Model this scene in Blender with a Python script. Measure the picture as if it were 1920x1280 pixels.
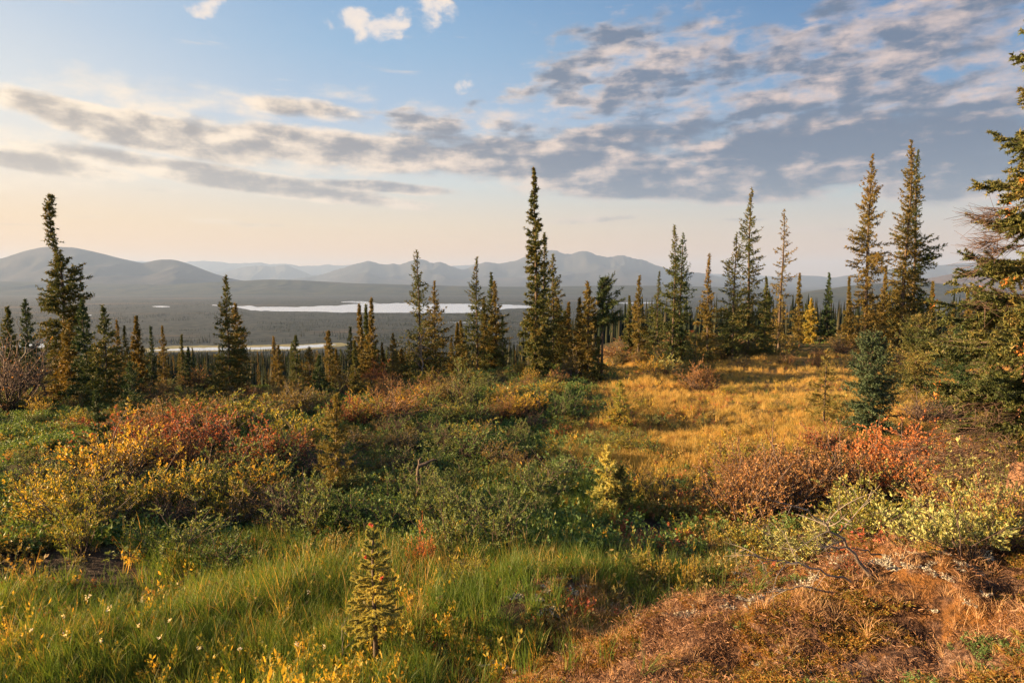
import bpy, math
import numpy as np
from math import radians as RAD, pi, sin, cos, tan, atan, atan2, sqrt, hypot

for o in list(bpy.data.objects):
    bpy.data.objects.remove(o)
SC = bpy.context.scene
COL = SC.collection

# ------------------------------------------------------------------ camera
PITCH = atan(110 / 1280)
cd = bpy.data.cameras.new('camera'); cam = bpy.data.objects.new('camera', cd); COL.objects.link(cam)
cd.lens = 24; cd.sensor_width = 36; cd.clip_start = 0.1; cd.clip_end = 200000
cam.location = (0, 0, 0); cam.rotation_euler = (pi / 2 - PITCH, 0, 0)
SC.camera = cam
SC.view_settings.view_transform = 'Standard'; SC.view_settings.look = 'None'
SC.view_settings.gamma = 1; SC.view_settings.use_curve_mapping = False
SC.view_settings.exposure = 2.2
SC.render.engine = 'CYCLES'
SC.cycles.use_denoising = True
SC.cycles.max_bounces = 5; SC.cycles.diffuse_bounces = 3; SC.cycles.glossy_bounces = 2
SC.cycles.transmission_bounces = 2; SC.cycles.transparent_max_bounces = 8; SC.cycles.volume_bounces = 0
SC.cycles.sample_clamp_indirect = 4

# ------------------------------------------------------------------ sun
SUN_AZ = RAD(-92); SUN_EL = RAD(11.5)       # azimuth from the view axis (+Y), negative = towards -X
sdir = (sin(SUN_AZ) * cos(SUN_EL), cos(SUN_AZ) * cos(SUN_EL), sin(SUN_EL))
sd = bpy.data.lights.new('sun', 'SUN'); sun = bpy.data.objects.new('sun', sd); COL.objects.link(sun)
sd.energy = 5.0; sd.angle = RAD(0.6); sd.color = (1.0, 0.64, 0.32)
from mathutils import Vector
sun.rotation_euler = Vector(sdir).to_track_quat('Z', 'Y').to_euler()

# ------------------------------------------------------------------ world
W = bpy.data.worlds.new('World'); SC.world = W; W.use_nodes = True
wt = W.node_tree; wt.nodes.clear()

class E:
    """tiny expression wrapper round math nodes"""
    def __init__(s, t, sock): s.t = t; s.s = sock
    def _m(s, op, *a, clamp=False):
        n = s.t.nodes.new('ShaderNodeMath'); n.operation = op; n.use_clamp = clamp
        for i, v in enumerate((s,) + a):
            if isinstance(v, E): s.t.links.new(v.s, n.inputs[i])
            else: n.inputs[i].default_value = v
        return E(s.t, n.outputs[0])
    def __add__(s, o): return s._m('ADD', o)
    def __sub__(s, o): return s._m('SUBTRACT', o)
    def __mul__(s, o): return s._m('MULTIPLY', o)
    def __truediv__(s, o): return s._m('DIVIDE', o)
    __radd__ = __add__; __rmul__ = __mul__
    def __rsub__(s, o): return (s * -1.0) + o
    def mx(s, o): return s._m('MAXIMUM', o)
    def mn(s, o): return s._m('MINIMUM', o)
    def pw(s, o): return s._m('POWER', o)
    def clamp(s): return s._m('ADD', 0.0, clamp=True)
    def ss(s, a, b):
        n = s.t.nodes.new('ShaderNodeMapRange'); n.interpolation_type = 'SMOOTHSTEP'
        s.t.links.new(s.s, n.inputs[0]); n.inputs[1].default_value = a; n.inputs[2].default_value = b
        return E(s.t, n.outputs[0])

def nd(t, typ, **kw):
    n = t.nodes.new(typ)
    for k, v in kw.items():
        if k.startswith('i_'):
            n.inputs[int(k[2:])].default_value = v
        else: setattr(n, k, v)
    return n
def comb(t, x, y, z):
    n = t.nodes.new('ShaderNodeCombineXYZ')
    for i, v in enumerate((x, y, z)):
        if isinstance(v, E): t.links.new(v.s, n.inputs[i])
        else: n.inputs[i].default_value = v
    return n.outputs[0]
def noise(t, vec, scale, detail=5, rough=.55, dist=0.0, typ='FBM'):
    n = t.nodes.new('ShaderNodeTexNoise'); n.inputs['Scale'].default_value = scale
    n.inputs['Detail'].default_value = detail; n.inputs['Roughness'].default_value = rough
    n.inputs['Distortion'].default_value = dist
    if vec is not None: t.links.new(vec, n.inputs['Vector'])
    return E(t, n.outputs[0])
def ramp(t, fac, stops, interp='LINEAR'):
    n = t.nodes.new('ShaderNodeValToRGB'); cr = n.color_ramp; cr.interpolation = interp
    while len(cr.elements) < len(stops): cr.elements.new(0.5)
    for e, (p, c) in zip(cr.elements, stops):
        e.position = p; e.color = (c[0], c[1], c[2], 1)
    t.links.new(fac.s if isinstance(fac, E) else fac, n.inputs[0])
    return n.outputs[0]
def mix(t, f, a, b, mode='MIX'):
    n = t.nodes.new('ShaderNodeMix'); n.data_type = 'RGBA'; n.blend_type = mode
    for sock, v in ((n.inputs[0], f), (n.inputs[6], a), (n.inputs[7], b)):
        if isinstance(v, E): t.links.new(v.s, sock)
        elif isinstance(v, bpy.types.NodeSocket): t.links.new(v, sock)
        elif isinstance(v, (int, float)): sock.default_value = v
        else: sock.default_value = (v[0], v[1], v[2], 1)
    return n.outputs[2]
def S(r, g, b):
    f = lambda c: (c / 255 / 12.92) if c <= 10.3 else ((c / 255 + .055) / 1.055) ** 2.4
    return (f(r), f(g), f(b))

tc = nd(wt, 'ShaderNodeTexCoord')
sep = nd(wt, 'ShaderNodeSeparateXYZ'); wt.links.new(tc.outputs['Generated'], sep.inputs[0])
X, Y, Z = (E(wt, sep.outputs[i]) for i in range(3))
AZ = X._m('ARCTAN2', Y); EL = Z._m('ARCSINE')
ELd = (EL * (1 / (pi / 2))).clamp()
hl = (X * X + Y * Y + 1e-6)._m('SQRT')
CS = (X * sin(SUN_AZ) + Y * cos(SUN_AZ)) / hl           # cosine of azimuth distance from the sun
e90 = lambda deg: deg / 90
sunward = ramp(wt, ELd, [(0, S(255, 184, 104)), (e90(2.2), S(255, 194, 116)), (e90(4.5), S(252, 208, 150)), (e90(8), S(246, 230, 210)), (e90(13), S(228, 226, 220)),
                         (e90(18), S(200, 208, 218)), (e90(24), S(182, 196, 214)), (e90(45), S(116, 152, 188)), (1, S(80, 116, 160))])
side = ramp(wt, ELd, [(0, S(252, 186, 122)), (e90(2.2), S(248, 194, 138)), (e90(4.5), S(234, 206, 170)), (e90(8), S(206, 211, 208)), (e90(13), S(168, 189, 212)),
                      (e90(18), S(140, 176, 208)), (e90(22), S(120, 162, 202)), (e90(45), S(78, 118, 166)), (1, S(60, 95, 145))])
away = ramp(wt, ELd, [(0, S(228, 182, 146)), (e90(2.2), S(222, 184, 156)), (e90(4.5), S(200, 189, 178)), (e90(7), S(168, 184, 190)), (e90(10), S(128, 162, 190)), (e90(13), S(104, 148, 188)),
                      (e90(18), S(82, 130, 178)), (e90(22), S(62, 112, 164)), (e90(45), S(46, 86, 138)), (1, S(48, 80, 130))])
base = mix(wt, CS.ss(-0.65, 0.2), away, side)
base = mix(wt, CS.ss(0.12, 0.80), base, sunward)
sky = nd(wt, 'ShaderNodeTexSky', sky_type='NISHITA', sun_disc=False, sun_elevation=SUN_EL, sun_rotation=SUN_AZ)
nish = mix(wt, 1.0, sky.outputs[0], (0.1, 0.1, 0.1), 'MULTIPLY')
base = mix(wt, 0.06, base, nish)

# --- clouds: a layer seen in perspective, shaped by broad banks
def PA(px, py):
    """direction of a point in the photograph as azimuth/elevation"""
    x = (px - 960) / 1280; yv = (640 - py) / 1280
    d = np.array([x, cos(PITCH) + yv * sin(PITCH), -sin(PITCH) + yv * cos(PITCH)]); d /= np.linalg.norm(d)
    return atan2(d[0], d[1]), math.asin(d[2])
zz = (Z + 0.05).mx(0.02)
PX = X / zz; PY = Y / zz
pvec = comb(wt, PX, PY, 0.0)
# small detail in direction space (keeps edges crisp low down)
dvec = comb(wt, AZ * 1.0, EL * 2.6, 3.1)
n1 = noise(wt, pvec, 1.6, 8, .62, .2)
svec = comb(wt, PX + 0.10, PY - 0.02, 0.0)                # towards the sun: self shading
n1s = noise(wt, comb(wt, PX + sin(SUN_AZ) * .09, PY + cos(SUN_AZ) * .09, 0.0), 1.6, 5, .62, .2)
n2 = noise(wt, dvec, 11.0, 9, .60, .15)
n4 = noise(wt, comb(wt, AZ, EL * 1.25, 1.7), 20.0, 8, .58, .2)
n3 = noise(wt, comb(wt, AZ + EL * -.35, EL * 3.4, 6.1), 17.0, 6, .55, .3)
n2s = noise(wt, comb(wt, AZ - .014, EL * 2.6 + .030, 3.1), 11.0, 5, .60, .15)
wob = noise(wt, dvec, 3.0, 3, .5)
wob2 = noise(wt, comb(wt, AZ, EL * 2.6, 9.7), 3.0, 3, .5)

def ell(px, py, rx, ry, rot, pwr=1.0):
    """soft elliptical bank centred on a direction; radii in photograph pixels turned into angle"""
    a0, e0 = PA(px, py); k = 1 / 1280 * (cos(a0) ** 2)
    kx = rx * k if rx < 600 else rx / 1280 * .85; ky = ry / 1280 * cos(a0)
    c, s_ = cos(rot), sin(rot)
    da = AZ - a0 + (wob - .5) * .05; de = EL - e0 + (wob2 - .5) * .022
    u = (da * c + de * s_) * (1 / kx); v = (de * c - da * s_) * (1 / ky)
    return (1.0 - (u * u + v * v)).mx(0.0)
def tot(lst):
    r = None
    for px, py, rx, ry, rot, w in lst:
        q = ell(px, py, rx, ry, rot) * w
        r = q if r is None else r.mx(q)
    return r
R_ = RAD
# (a) thick banks, dark undersides: smooth
thick = tot([
    (270, 248, 350, 46, R_(-7), 1.0), (640, 280, 440, 44, R_(-3), .9), (60, 302, 280, 26, R_(-4), .9), (420, 333, 470, 27, R_(-6), 1.0), (720, 351, 190, 14, R_(-2), .9),
    (1000, 305, 420, 60, R_(-4), .9), (1270, 345, 420, 48, R_(-2), 1.0), (1560, 290, 520, 92, R_(2), .95), (1830, 330, 360, 66, R_(0), 1.0), (560, 205, 170, 26, R_(-3), .8),
    (1180, 265, 300, 46, R_(2), .75), (2300, 300, 500, 90, R_(3), .9)])
# (b) broken altocumulus field
broken = tot([
    (1090, 120, 180, 70, R_(25), .8), (1050, 175, 190, 44, R_(5), .85), (1330, 150, 330, 90, R_(14), .82), (1640, 110, 440, 140, R_(8), 1.1), (1880, 190, 440, 150, R_(5), 1.05),
    (1560, 215, 560, 95, R_(2), 1.0), (1180, 130, 250, 110, R_(14), .95), (870, 240, 260, 40, R_(-4), .85), (2300, 120, 500, 200, 0, .85)])
puffs = tot([(655, 36, 60, 32, 0, .9), (720, 45, 75, 34, R_(20), .95), (810, 25, 52, 30, 0, .85), (735, 72, 30, 12, 0, .7), (813, 52, 34, 20, 0, .8), (375, 6, 46, 22, R_(10), .9),
              (868, 160, 26, 14, R_(20), .62)])
wisps = tot([(210, 185, 210, 60, R_(-8), .95), (440, 195, 280, 48, R_(-2), .85), (330, 225, 380, 36, 0, .8), (640, 175, 110, 30, 0, .70), (20, 255, 190, 60, 0, .8), (560, 300, 420, 40, R_(-2), .8), (900, 215, 220, 36, 0, .75), (40, 330, 260, 50, 0, .7)])
streaks = tot([(400, 410, 170, 7, R_(-3), .9), (470, 416, 110, 7, R_(-2), .8), (640, 417, 110, 4, 0, .55), (1105, 414, 120, 8, 0, .95), (1010, 404, 90, 6, 0, .4), (1500, 432, 160, 10, R_(-2), .85), (1420, 412, 140, 6, R_(-3), .6),
               (80, 415, 150, 5, 0, .6), (270, 446, 40, 4, 0, .5), (1800, 438, 120, 6, 0, .7), (1250, 402, 110, 5, R_(-5), .55), (800, 440, 300, 3, R_(-2), .3)])
nn = n1 * .35 + n2 * .65
d_thick = (thick * 1.6 + (nn - .5) * 3.2 - .26).ss(0.0, .75)
d_brok = broken.ss(0.0, .25) * (broken * 1.35 + (n3 - .5) * 3.0 + (n2 - .5) * 2.0 + (n4 - .5) * 2.4 - .34).ss(0.0, 1.1) * .95
d_puff = puffs.ss(0.0, .2) * (puffs * 1.9 + (n4 - .5) * 9.0 - .62).ss(0.0, 1.7) * .95
d_wisp = (wisps * 1.5 + (nn - .5) * 5.0 - .48).ss(0.0, 1.4) * .92
sn = noise(wt, comb(wt, AZ * 1.0, EL * 9.0, 5.0), 8.0, 6, .6)
d_str = (streaks * 1.2 + (sn - .5) * 4.0 - .45).ss(0.0, .8) * .6
# clouds everywhere else in the sky (outside the frame), same kind of broken layer
outm = ((AZ._m('ABSOLUTE') - .78).ss(0, .35)).mx((EL - .42).ss(0, .25))
d_gen = ((n1 - .5) * 2.4 + .05).ss(0.0, .5) * outm * EL.ss(.06, .2) * .8
D = d_thick.mx(d_brok).mx(d_puff).mx(d_wisp).mx(d_str).mx(d_gen)
# shade inside the cloud: thick middle is dark, edges turned to the sun are lit
lit = ((n2 - n2s) * 3.2 + (n1 - n1s) * 1.4)
dark = (thick.ss(0.05, 1.0) * .80 + d_str * .50 + broken.ss(.0, .9) * .48 + (n3 - .5) * 2.4 * broken.ss(0, .3) + (n4 - .5) * 2.2 - lit + (nn - .5) * 2.4 - wisps * .25 + .05).ss(-.15, 1.1)
hi_c = mix(wt, CS.ss(-.5, .6), S(214, 192, 182), S(255, 234, 206))
lo_c = mix(wt, CS.ss(-.3, .65), S(96, 112, 136), S(168, 158, 150))
hi_c = mix(wt, EL.ss(.20, .03) * .35, hi_c, base)
lo_c = mix(wt, EL.ss(.22, .03) * .30, lo_c, base)
cc = mix(wt, dark, hi_c, lo_c)
cc = mix(wt, puffs.ss(0, .3), cc, mix(wt, (n4 * 2.6 - .8).clamp(), S(196, 198, 208), S(244, 226, 208)))
final = mix(wt, D * .96, base, cc)
# glow round the sun's own direction, well outside the frame
cosS = X * sdir[0] + Y * sdir[1] + Z * sdir[2]
glow = cosS.mx(0.0).pw(24.0) * 1.2
final = mix(wt, glow.clamp(), final, mix(wt, 0.5, final, (2.2, 1.5, .9), 'ADD'))
gnd = mix(wt, EL.ss(-.03, 0.0), (0.12, 0.11, 0.09), final)
bg = nd(wt, 'ShaderNodeBackground'); wt.links.new(gnd, bg.inputs[0]); bg.inputs[1].default_value = 0.25
wo = nd(wt, 'ShaderNodeOutputWorld'); wt.links.new(bg.outputs[0], wo.inputs[0])
W.cycles.sampling_method = 'MANUAL'; W.cycles.sample_map_resolution = 1024

# ================================================================== numeric helpers
def hsh(ix, iy, seed):
    n = (ix.astype(np.int64) * 374761393 + iy.astype(np.int64) * 668265263 + seed * 974634777) & 0x7fffffff
    n = ((n ^ (n >> 13)) * 1274126177) & 0x7fffffff
    n = (n ^ (n >> 16)) & 0xffff
    return n / 65535.0
def vnoise(x, y, seed=0):
    x = np.asarray(x, float); y = np.asarray(y, float)
    ix = np.floor(x); iy = np.floor(y); fx = x - ix; fy = y - iy
    fx = fx * fx * fx * (fx * (fx * 6 - 15) + 10); fy = fy * fy * fy * (fy * (fy * 6 - 15) + 10)
    a = hsh(ix, iy, seed); b = hsh(ix + 1, iy, seed); c = hsh(ix, iy + 1, seed); d = hsh(ix + 1, iy + 1, seed)
    return (a + (b - a) * fx + (c - a) * fy + (a - b - c + d) * fx * fy) * 2 - 1
def fbm(x, y, seed=0, o=4, g=.5):
    s = 0; a = 1; f = 1
    for i in range(o):
        s = s + a * vnoise(x * f + i * 17.3, y * f - i * 9.1, seed + i); a *= g; f *= 2.03
    return s
def sm(a, b, x):
    t = np.clip((x - a) / (b - a), 0, 1); return t * t * (3 - 2 * t)

CP, SP = cos(PITCH), sin(PITCH)
def proj(x, y, z):
    f = y * CP - z * SP; u = y * SP + z * CP; f = np.maximum(f, 1e-3)
    return 960 + 1280 * x / f, 640 - 1280 * u / f
def ray(px, py):
    x = (px - 960) / 1280; v = (640 - py) / 1280
    return x, CP + v * SP, -SP + v * CP
def at(px, py, dist):
    """point seen at px,py standing `dist` metres ahead"""
    a, b, c = ray(px, py); k = dist / b
    return a * k, dist, c * k

VAL = -112.0
def edge_y(x, y):
    s = sm(-3, 13, x + 1.5 * fbm(y * .1, x * .1, 5, 2))
    return 25 + 8 * sm(-9, -2, x) + 19 * s + 2.0 * vnoise(x * .11, x * 0 + 3.3, 9), s
def ground(x, y):
    x = np.asarray(x, float); y = np.asarray(y, float)
    ye, s = edge_y(x, y)
    r = np.hypot(x, y)
    yy = np.clip(y, -10, 60)
    zL = -3.22 - 0.070 * (yy - 8); zR = -3.30 - 0.0185 * (yy - 8)
    z = zL * (1 - s) + zR * s
    # the slope falls away past the edge, down to the valley floor
    dd = np.maximum(0, y - ye); dd = dd * dd / (dd + 14)
    z = z - 0.118 * dd
    # gentle rise on the right-hand rim and under the tall trees
    z = z + 0.45 * np.exp(-((x - 12) / 5) ** 2 - ((y - 43) / 6) ** 2) + .35 * np.exp(-((x - 24) / 7) ** 2 - ((y - 40) / 8) ** 2)
    z = z + 0.85 * np.exp(-((x - .5) / 5) ** 2 - ((y - 27) / 6.5) ** 2)
    # hollow of the middle, mound of shrubs
    z = z - 0.25 * np.exp(-((x + .5) / 4.5) ** 2 - ((y - 13) / 5) ** 2)
    z = z + 0.40 * np.exp(-((x + 5.5) / 4) ** 2 - ((y - 17) / 4.5) ** 2)
    near = 1 / (1 + (r / 140) ** 2)
    z = z + near * (0.22 * fbm(x * .16, y * .16, 1, 3) + 0.085 * fbm(x * .75, y * .75, 2, 3) + .02 * fbm(x * 3, y * 3, 8, 2))
    z = z + (1 - near) * sm(VAL, VAL + 70, z) * 2.5 * fbm(x * .012, y * .012, 3, 4)
    # bank the camera stands on
    sdist = (5.35 + 0.76 * x - y) / 1.28 + .55 * vnoise(x * .7, y * .7, 31) + .22 * vnoise(x * 2.3, y * 2.3, 32)
    b = sm(-0.9, 4.2, sdist)
    z = z + 1.50 * b * sm(-30, -2, x * 1.0 + 2) + b * (.075 * fbm(x * 3.2, y * 3.2, 12, 4) + .030 * fbm(x * 9, y * 9, 15, 2) + .13 * np.abs(fbm(x * 1.7, y * 1.7, 14, 3)))
    k = 6.0
    d = z - VAL
    z = VAL + np.where(d > 30, d, np.where(d < -60, 0.0, k * np.log1p(np.exp(np.clip(d / k, -30, 30)))))
    z = np.where(r > 2000, VAL, z)
    return z
def bank_mask(x, y):
    return sm(-.1, .9, (5.35 + 0.76 * x - y) / 1.28 + .55 * vnoise(x * .7, y * .7, 31) + .22 * vnoise(x * 2.3, y * 2.3, 32))
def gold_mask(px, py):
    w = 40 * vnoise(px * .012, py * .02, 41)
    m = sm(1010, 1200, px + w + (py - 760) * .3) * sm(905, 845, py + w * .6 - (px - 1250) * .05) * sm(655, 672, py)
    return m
def hit(px, py, tmax=120):
    """where the line of sight through px,py meets the near ground (arrays)"""
    px = np.atleast_1d(np.asarray(px, float)); py = np.atleast_1d(np.asarray(py, float))
    a, b, c = ray(px, py)
    b = b + 0 * a; c = c + 0 * a
    t = np.full(px.shape, 1.8); done = np.zeros(px.shape, bool); out = np.full(px.shape, np.nan)
    while (~done).any() and t.min() < tmax:
        g = ground(a * t, b * t)
        h = (c * t <= g) & ~done
        out[h] = t[h]; done |= h
        t = np.where(done, t, t * 1.006 + .01)
        if t.max() > tmax: break
    return a * out, b * out, out
def hit1(px, py):
    x, y, t = hit([px], [py]); return float(x[0]), float(y[0])

def mesh(name, v, quads=None, tris=None, smooth=False):
    me = bpy.data.meshes.new(name); v = np.asarray(v, np.float32).reshape(-1, 3)
    me.vertices.add(len(v)); me.vertices.foreach_set('co', v.ravel())
    nq = 0 if quads is None else len(quads); nt = 0 if tris is None else len(tris)
    li = []
    if nq: li.append(np.asarray(quads, np.int32).ravel())
    if nt: li.append(np.asarray(tris, np.int32).ravel())
    li = np.concatenate(li)
    me.loops.add(len(li)); me.loops.foreach_set('vertex_index', li)
    me.polygons.add(nq + nt)
    st = np.concatenate([np.arange(nq) * 4, nq * 4 + np.arange(nt) * 3]).astype(np.int32)
    me.polygons.foreach_set('loop_start', st)
    me.update(calc_edges=True)
    if smooth: me.polygons.foreach_set('use_smooth', np.ones(nq + nt, bool))
    return me
def obj(name, me, mat=None, parent=None, label=None, cat=None, group=None, kind=None):
    if mat is not None and len(me.materials) == 0: me.materials.append(mat)
    o = bpy.data.objects.new(name, me); COL.objects.link(o)
    if parent: o.parent = parent
    tag(o, label, cat, group, kind); return o
def tag(o, label=None, cat=None, group=None, kind=None):
    if label: o['label'] = label
    if cat: o['category'] = cat
    if group: o['group'] = group
    if kind: o['kind'] = kind
def root(name, loc, rz, label, cat, group=None):
    o = bpy.data.objects.new(name, None); COL.objects.link(o); o.location = loc; o.rotation_euler = (0, 0, rz)
    o.empty_display_size = .2; tag(o, label, cat, group); return o

def grid_quads(n, m, wrap=False):
    i = np.arange(n - 1)[:, None]; j = np.arange(m if wrap else m - 1)[None, :]
    j2 = (j + 1) % m
    return np.stack([i * m + j, i * m + j2, (i + 1) * m + j2, (i + 1) * m + j], -1).reshape(-1, 4)
def tubes(P, Rr, sides=3):
    """P [B,n,3] polylines, Rr [B,n] radii -> verts, quads"""
    B, n, _ = P.shape
    d = P[:, -1] - P[:, 0]; d /= np.linalg.norm(d, axis=1, keepdims=True) + 1e-9
    ref = np.where(np.abs(d[:, 2:3]) > .9, np.array([[1., 0, 0]]), np.array([[0, 0, 1.]]))
    u = np.cross(d, ref); u /= np.linalg.norm(u, axis=1, keepdims=True) + 1e-9
    w = np.cross(d, u)
    a = np.arange(sides) / sides * 2 * pi
    off = np.cos(a)[None, None, :, None] * u[:, None, None, :] + np.sin(a)[None, None, :, None] * w[:, None, None, :]
    V = P[:, :, None, :] + off * Rr[:, :, None, None]
    q = grid_quads(n, sides, True)
    Q = (q[None] + (np.arange(B) * n * sides)[:, None, None]).reshape(-1, 4)
    return V.reshape(-1, 3), Q
def unit(v): return v / (np.linalg.norm(v, axis=-1, keepdims=True) + 1e-9)
def join(parts):
    vs, qs = [], []; o = 0
    for v, q in parts:
        vs.append(v); qs.append(q + o); o += len(v)
    return np.concatenate(vs), np.concatenate(qs)

# ================================================================== materials
def newmat(name):
    m = bpy.data.materials.new(name); m.use_nodes = True; t = m.node_tree; t.nodes.clear()
    out = t.nodes.new('ShaderNodeOutputMaterial'); return m, t, out
GAIN = 1.3
def leafmat(name, cols, transl=.3, rough=.55, spec=.25, patch=.35, pscale=1.3):
    """per-leaf random colour, drifting in patches through the plant"""
    cols = [tuple(min(v * GAIN, .75) for v in c) for c in cols]
    m, t, out = newmat(name)
    g = nd(t, 'ShaderNodeNewGeometry')
    rnd = E(t, g.outputs['Random Per Island'])
    tcn = nd(t, 'ShaderNodeTexCoord'); oi = nd(t, 'ShaderNodeObjectInfo')
    ad = nd(t, 'ShaderNodeVectorMath', operation='ADD'); t.links.new(tcn.outputs['Object'], ad.inputs[0]); t.links.new(oi.outputs['Location'], ad.inputs[1])
    n = noise(t, ad.outputs[0], pscale, 2, .5)
    f = (rnd * (1 - patch) + ((n - .5) * 2.2 + .5) * patch + (E(t, oi.outputs['Random']) - .5) * .18).clamp()
    k = len(cols) - 1
    col = ramp(t, f, [(i / k, c) for i, c in enumerate(cols)])
    b = nd(t, 'ShaderNodeBsdfPrincipled'); t.links.new(col, b.inputs['Base Color'])
    b.inputs['Roughness'].default_value = rough; b.inputs['Specular IOR Level'].default_value = spec
    tr = nd(t, 'ShaderNodeBsdfTranslucent')
    tcol = mix(t, 1.0, col, (1.5, 1.25, .55), 'MULTIPLY'); t.links.new(tcol, tr.inputs[0])
    mx = nd(t, 'ShaderNodeMixShader', i_0=transl); t.links.new(b.outputs[0], mx.inputs[1]); t.links.new(tr.outputs[0], mx.inputs[2])
    t.links.new(mx.outputs[0], out.inputs[0]); return m
def woodmat(name, c1, c2, scale=12):
    m, t, out = newmat(name)
    tcn = nd(t, 'ShaderNodeTexCoord')
    mp = nd(t, 'ShaderNodeMapping'); mp.inputs['Scale'].default_value = (1, 1, .3); t.links.new(tcn.outputs['Object'], mp.inputs[0])
    n = noise(t, mp.outputs[0], scale, 6, .65)
    col = ramp(t, n, [(.3, c1), (.68, c2)])
    b = nd(t, 'ShaderNodeBsdfPrincipled'); t.links.new(col, b.inputs['Base Color']); b.inputs['Roughness'].default_value = .85
    bu = nd(t, 'ShaderNodeBump'); bu.inputs['Strength'].default_value = .6; bu.inputs['Distance'].default_value = .02
    t.links.new(n.s, bu.inputs['Height']); t.links.new(bu.outputs[0], b.inputs['Normal'])
    t.links.new(b.outputs[0], out.inputs[0]); return m

M = {}
M['needles'] = leafmat('spruce_needles', [(.026, .044, .015), (.050, .074, .022), (.090, .092, .026), (.17, .115, .032)], .2, .6, .2, .4, .9)  # orange-brown end of the ramp paints low sun onto the needles
M['needles_gold'] = leafmat('gold_lit_needles', [(.06, .075, .024), (.15, .135, .040), (.27, .19, .05)], .25, .6, .2, .4, 1.2)  # lighter gold copy of the needles, sunlight put into the colour
M['needles_dark'] = leafmat('dark_spruce_needles', [(.020, .042, .018), (.036, .068, .026), (.080, .090, .032)], .15, .6, .2, .35, .9)
M['needles_olive'] = leafmat('olive_spruce_needles', [(.050, .058, .018), (.105, .092, .024), (.16, .118, .030), (.19, .115, .034)], .2, .6, .2, .4, .9)  # warm brown stops carry sunlit orange in the needle colour itself
M['needles_blue'] = leafmat('blue_spruce_needles', [(.024, .046, .024), (.050, .080, .040), (.10, .13, .070)], .15, .55, .25, .35, 1.2)
M['needles_sapling'] = leafmat('sapling_needles', [(.17, .22, .07), (.34, .34, .11), (.52, .43, .14)], .35, .5, .25, .5, 3)
M['needles_near'] = leafmat('near_spruce_needles', [(.020, .034, .014), (.048, .066, .022), (.11, .115, .034), (.28, .18, .05)], .22, .5, .25, .6, 1.6)
M['cones'] = leafmat('orange_buds', [(.40, .13, .03), (.55, .22, .05)], .2)
M['redbud'] = leafmat('red_buds', [(.45, .06, .05), (.55, .12, .09)], .2)
M['bark'] = woodmat('spruce_bark', (.040, .030, .024), (.13, .095, .07))
M['bark_red'] = woodmat('reddish_bark', (.10, .055, .035), (.30, .16, .09))
M['deadwood'] = woodmat('grey_deadwood', (.08, .07, .062), (.33, .29, .25))
M['twig_dead'] = woodmat('dead_twigs', (.05, .035, .028), (.17, .105, .075), 30)
M['twig'] = woodmat('shrub_stems', (.050, .036, .030), (.16, .11, .085), 30)
M['twig_grey'] = woodmat('grey_shrub_stems', (.09, .075, .068), (.22, .18, .16), 30)

WILLOW = [(.050, .080, .034), (.090, .135, .050), (.15, .20, .070), (.26, .26, .080)]
M['leaf_green'] = leafmat('willow_leaves', WILLOW, .3)
M['leaf_deep'] = leafmat('deep_green_leaves', [(.050, .092, .032), (.085, .150, .046), (.15, .21, .065)], .28)
M['leaf_yg'] = leafmat('yellow_green_leaves', [(.070, .12, .032), (.14, .18, .045), (.28, .25, .05), (.42, .30, .05)], .32)
M['leaf_gold'] = leafmat('golden_leaves', [(.10, .12, .04), (.22, .21, .05), (.46, .33, .05), (.52, .26, .05)], .34)
M['leaf_red'] = leafmat('red_birch_leaves', [(.10, .10, .045), (.20, .085, .045), (.36, .075, .050), (.34, .16, .07), (.15, .14, .06), (.10, .11, .05)], .32)
M['leaf_rust'] = leafmat('rust_birch_leaves', [(.12, .11, .045), (.24, .15, .06), (.34, .20, .08), (.24, .11, .06), (.18, .16, .06)], .3)
M['leaf_orange'] = leafmat('orange_birch_leaves', [(.20, .10, .045), (.36, .13, .05), (.48, .20, .07), (.26, .17, .06)], .32)
M['leaf_pale'] = leafmat('pale_green_leaves', [(.12, .16, .055), (.20, .24, .09), (.32, .33, .13), (.40, .33, .09)], .3, .45, .35)
M['leaf_olive'] = leafmat('olive_leaves', [(.070, .085, .034), (.12, .11, .040), (.19, .15, .05), (.28, .17, .05)], .3)
M['grass'] = leafmat('green_sedge', [(.025, .055, .014), (.050, .105, .022), (.085, .150, .030), (.14, .19, .042), (.30, .25, .085)], .4, .5, .25, .42, 1.3)
M['grass_gold'] = leafmat('golden_grass', [(.15, .14, .045), (.28, .22, .07), (.44, .31, .10), (.38, .21, .08)], .4, .5, .25, .45, .6)
M['grass_dry'] = leafmat('dry_grass', [(.20, .12, .06), (.36, .22, .11), (.48, .33, .19), (.16, .13, .05)], .3, .6, .2, .4, .8)
M['litter'] = leafmat('dry_litter', [(.030, .019, .013), (.10, .056, .034), (.24, .135, .078), (.42, .29, .20)], .1, .8, .1, .4, 1.4)
M['moss'] = leafmat('moss_sprigs', [(.11, .035, .02), (.22, .10, .028), (.25, .16, .04), (.10, .12, .03), (.07, .10, .03)], .3, .7, .1, .6, 2.2)
M['cotton'] = leafmat('cotton_heads', [(.6, .52, .45), (.8, .72, .62)], .4)

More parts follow.
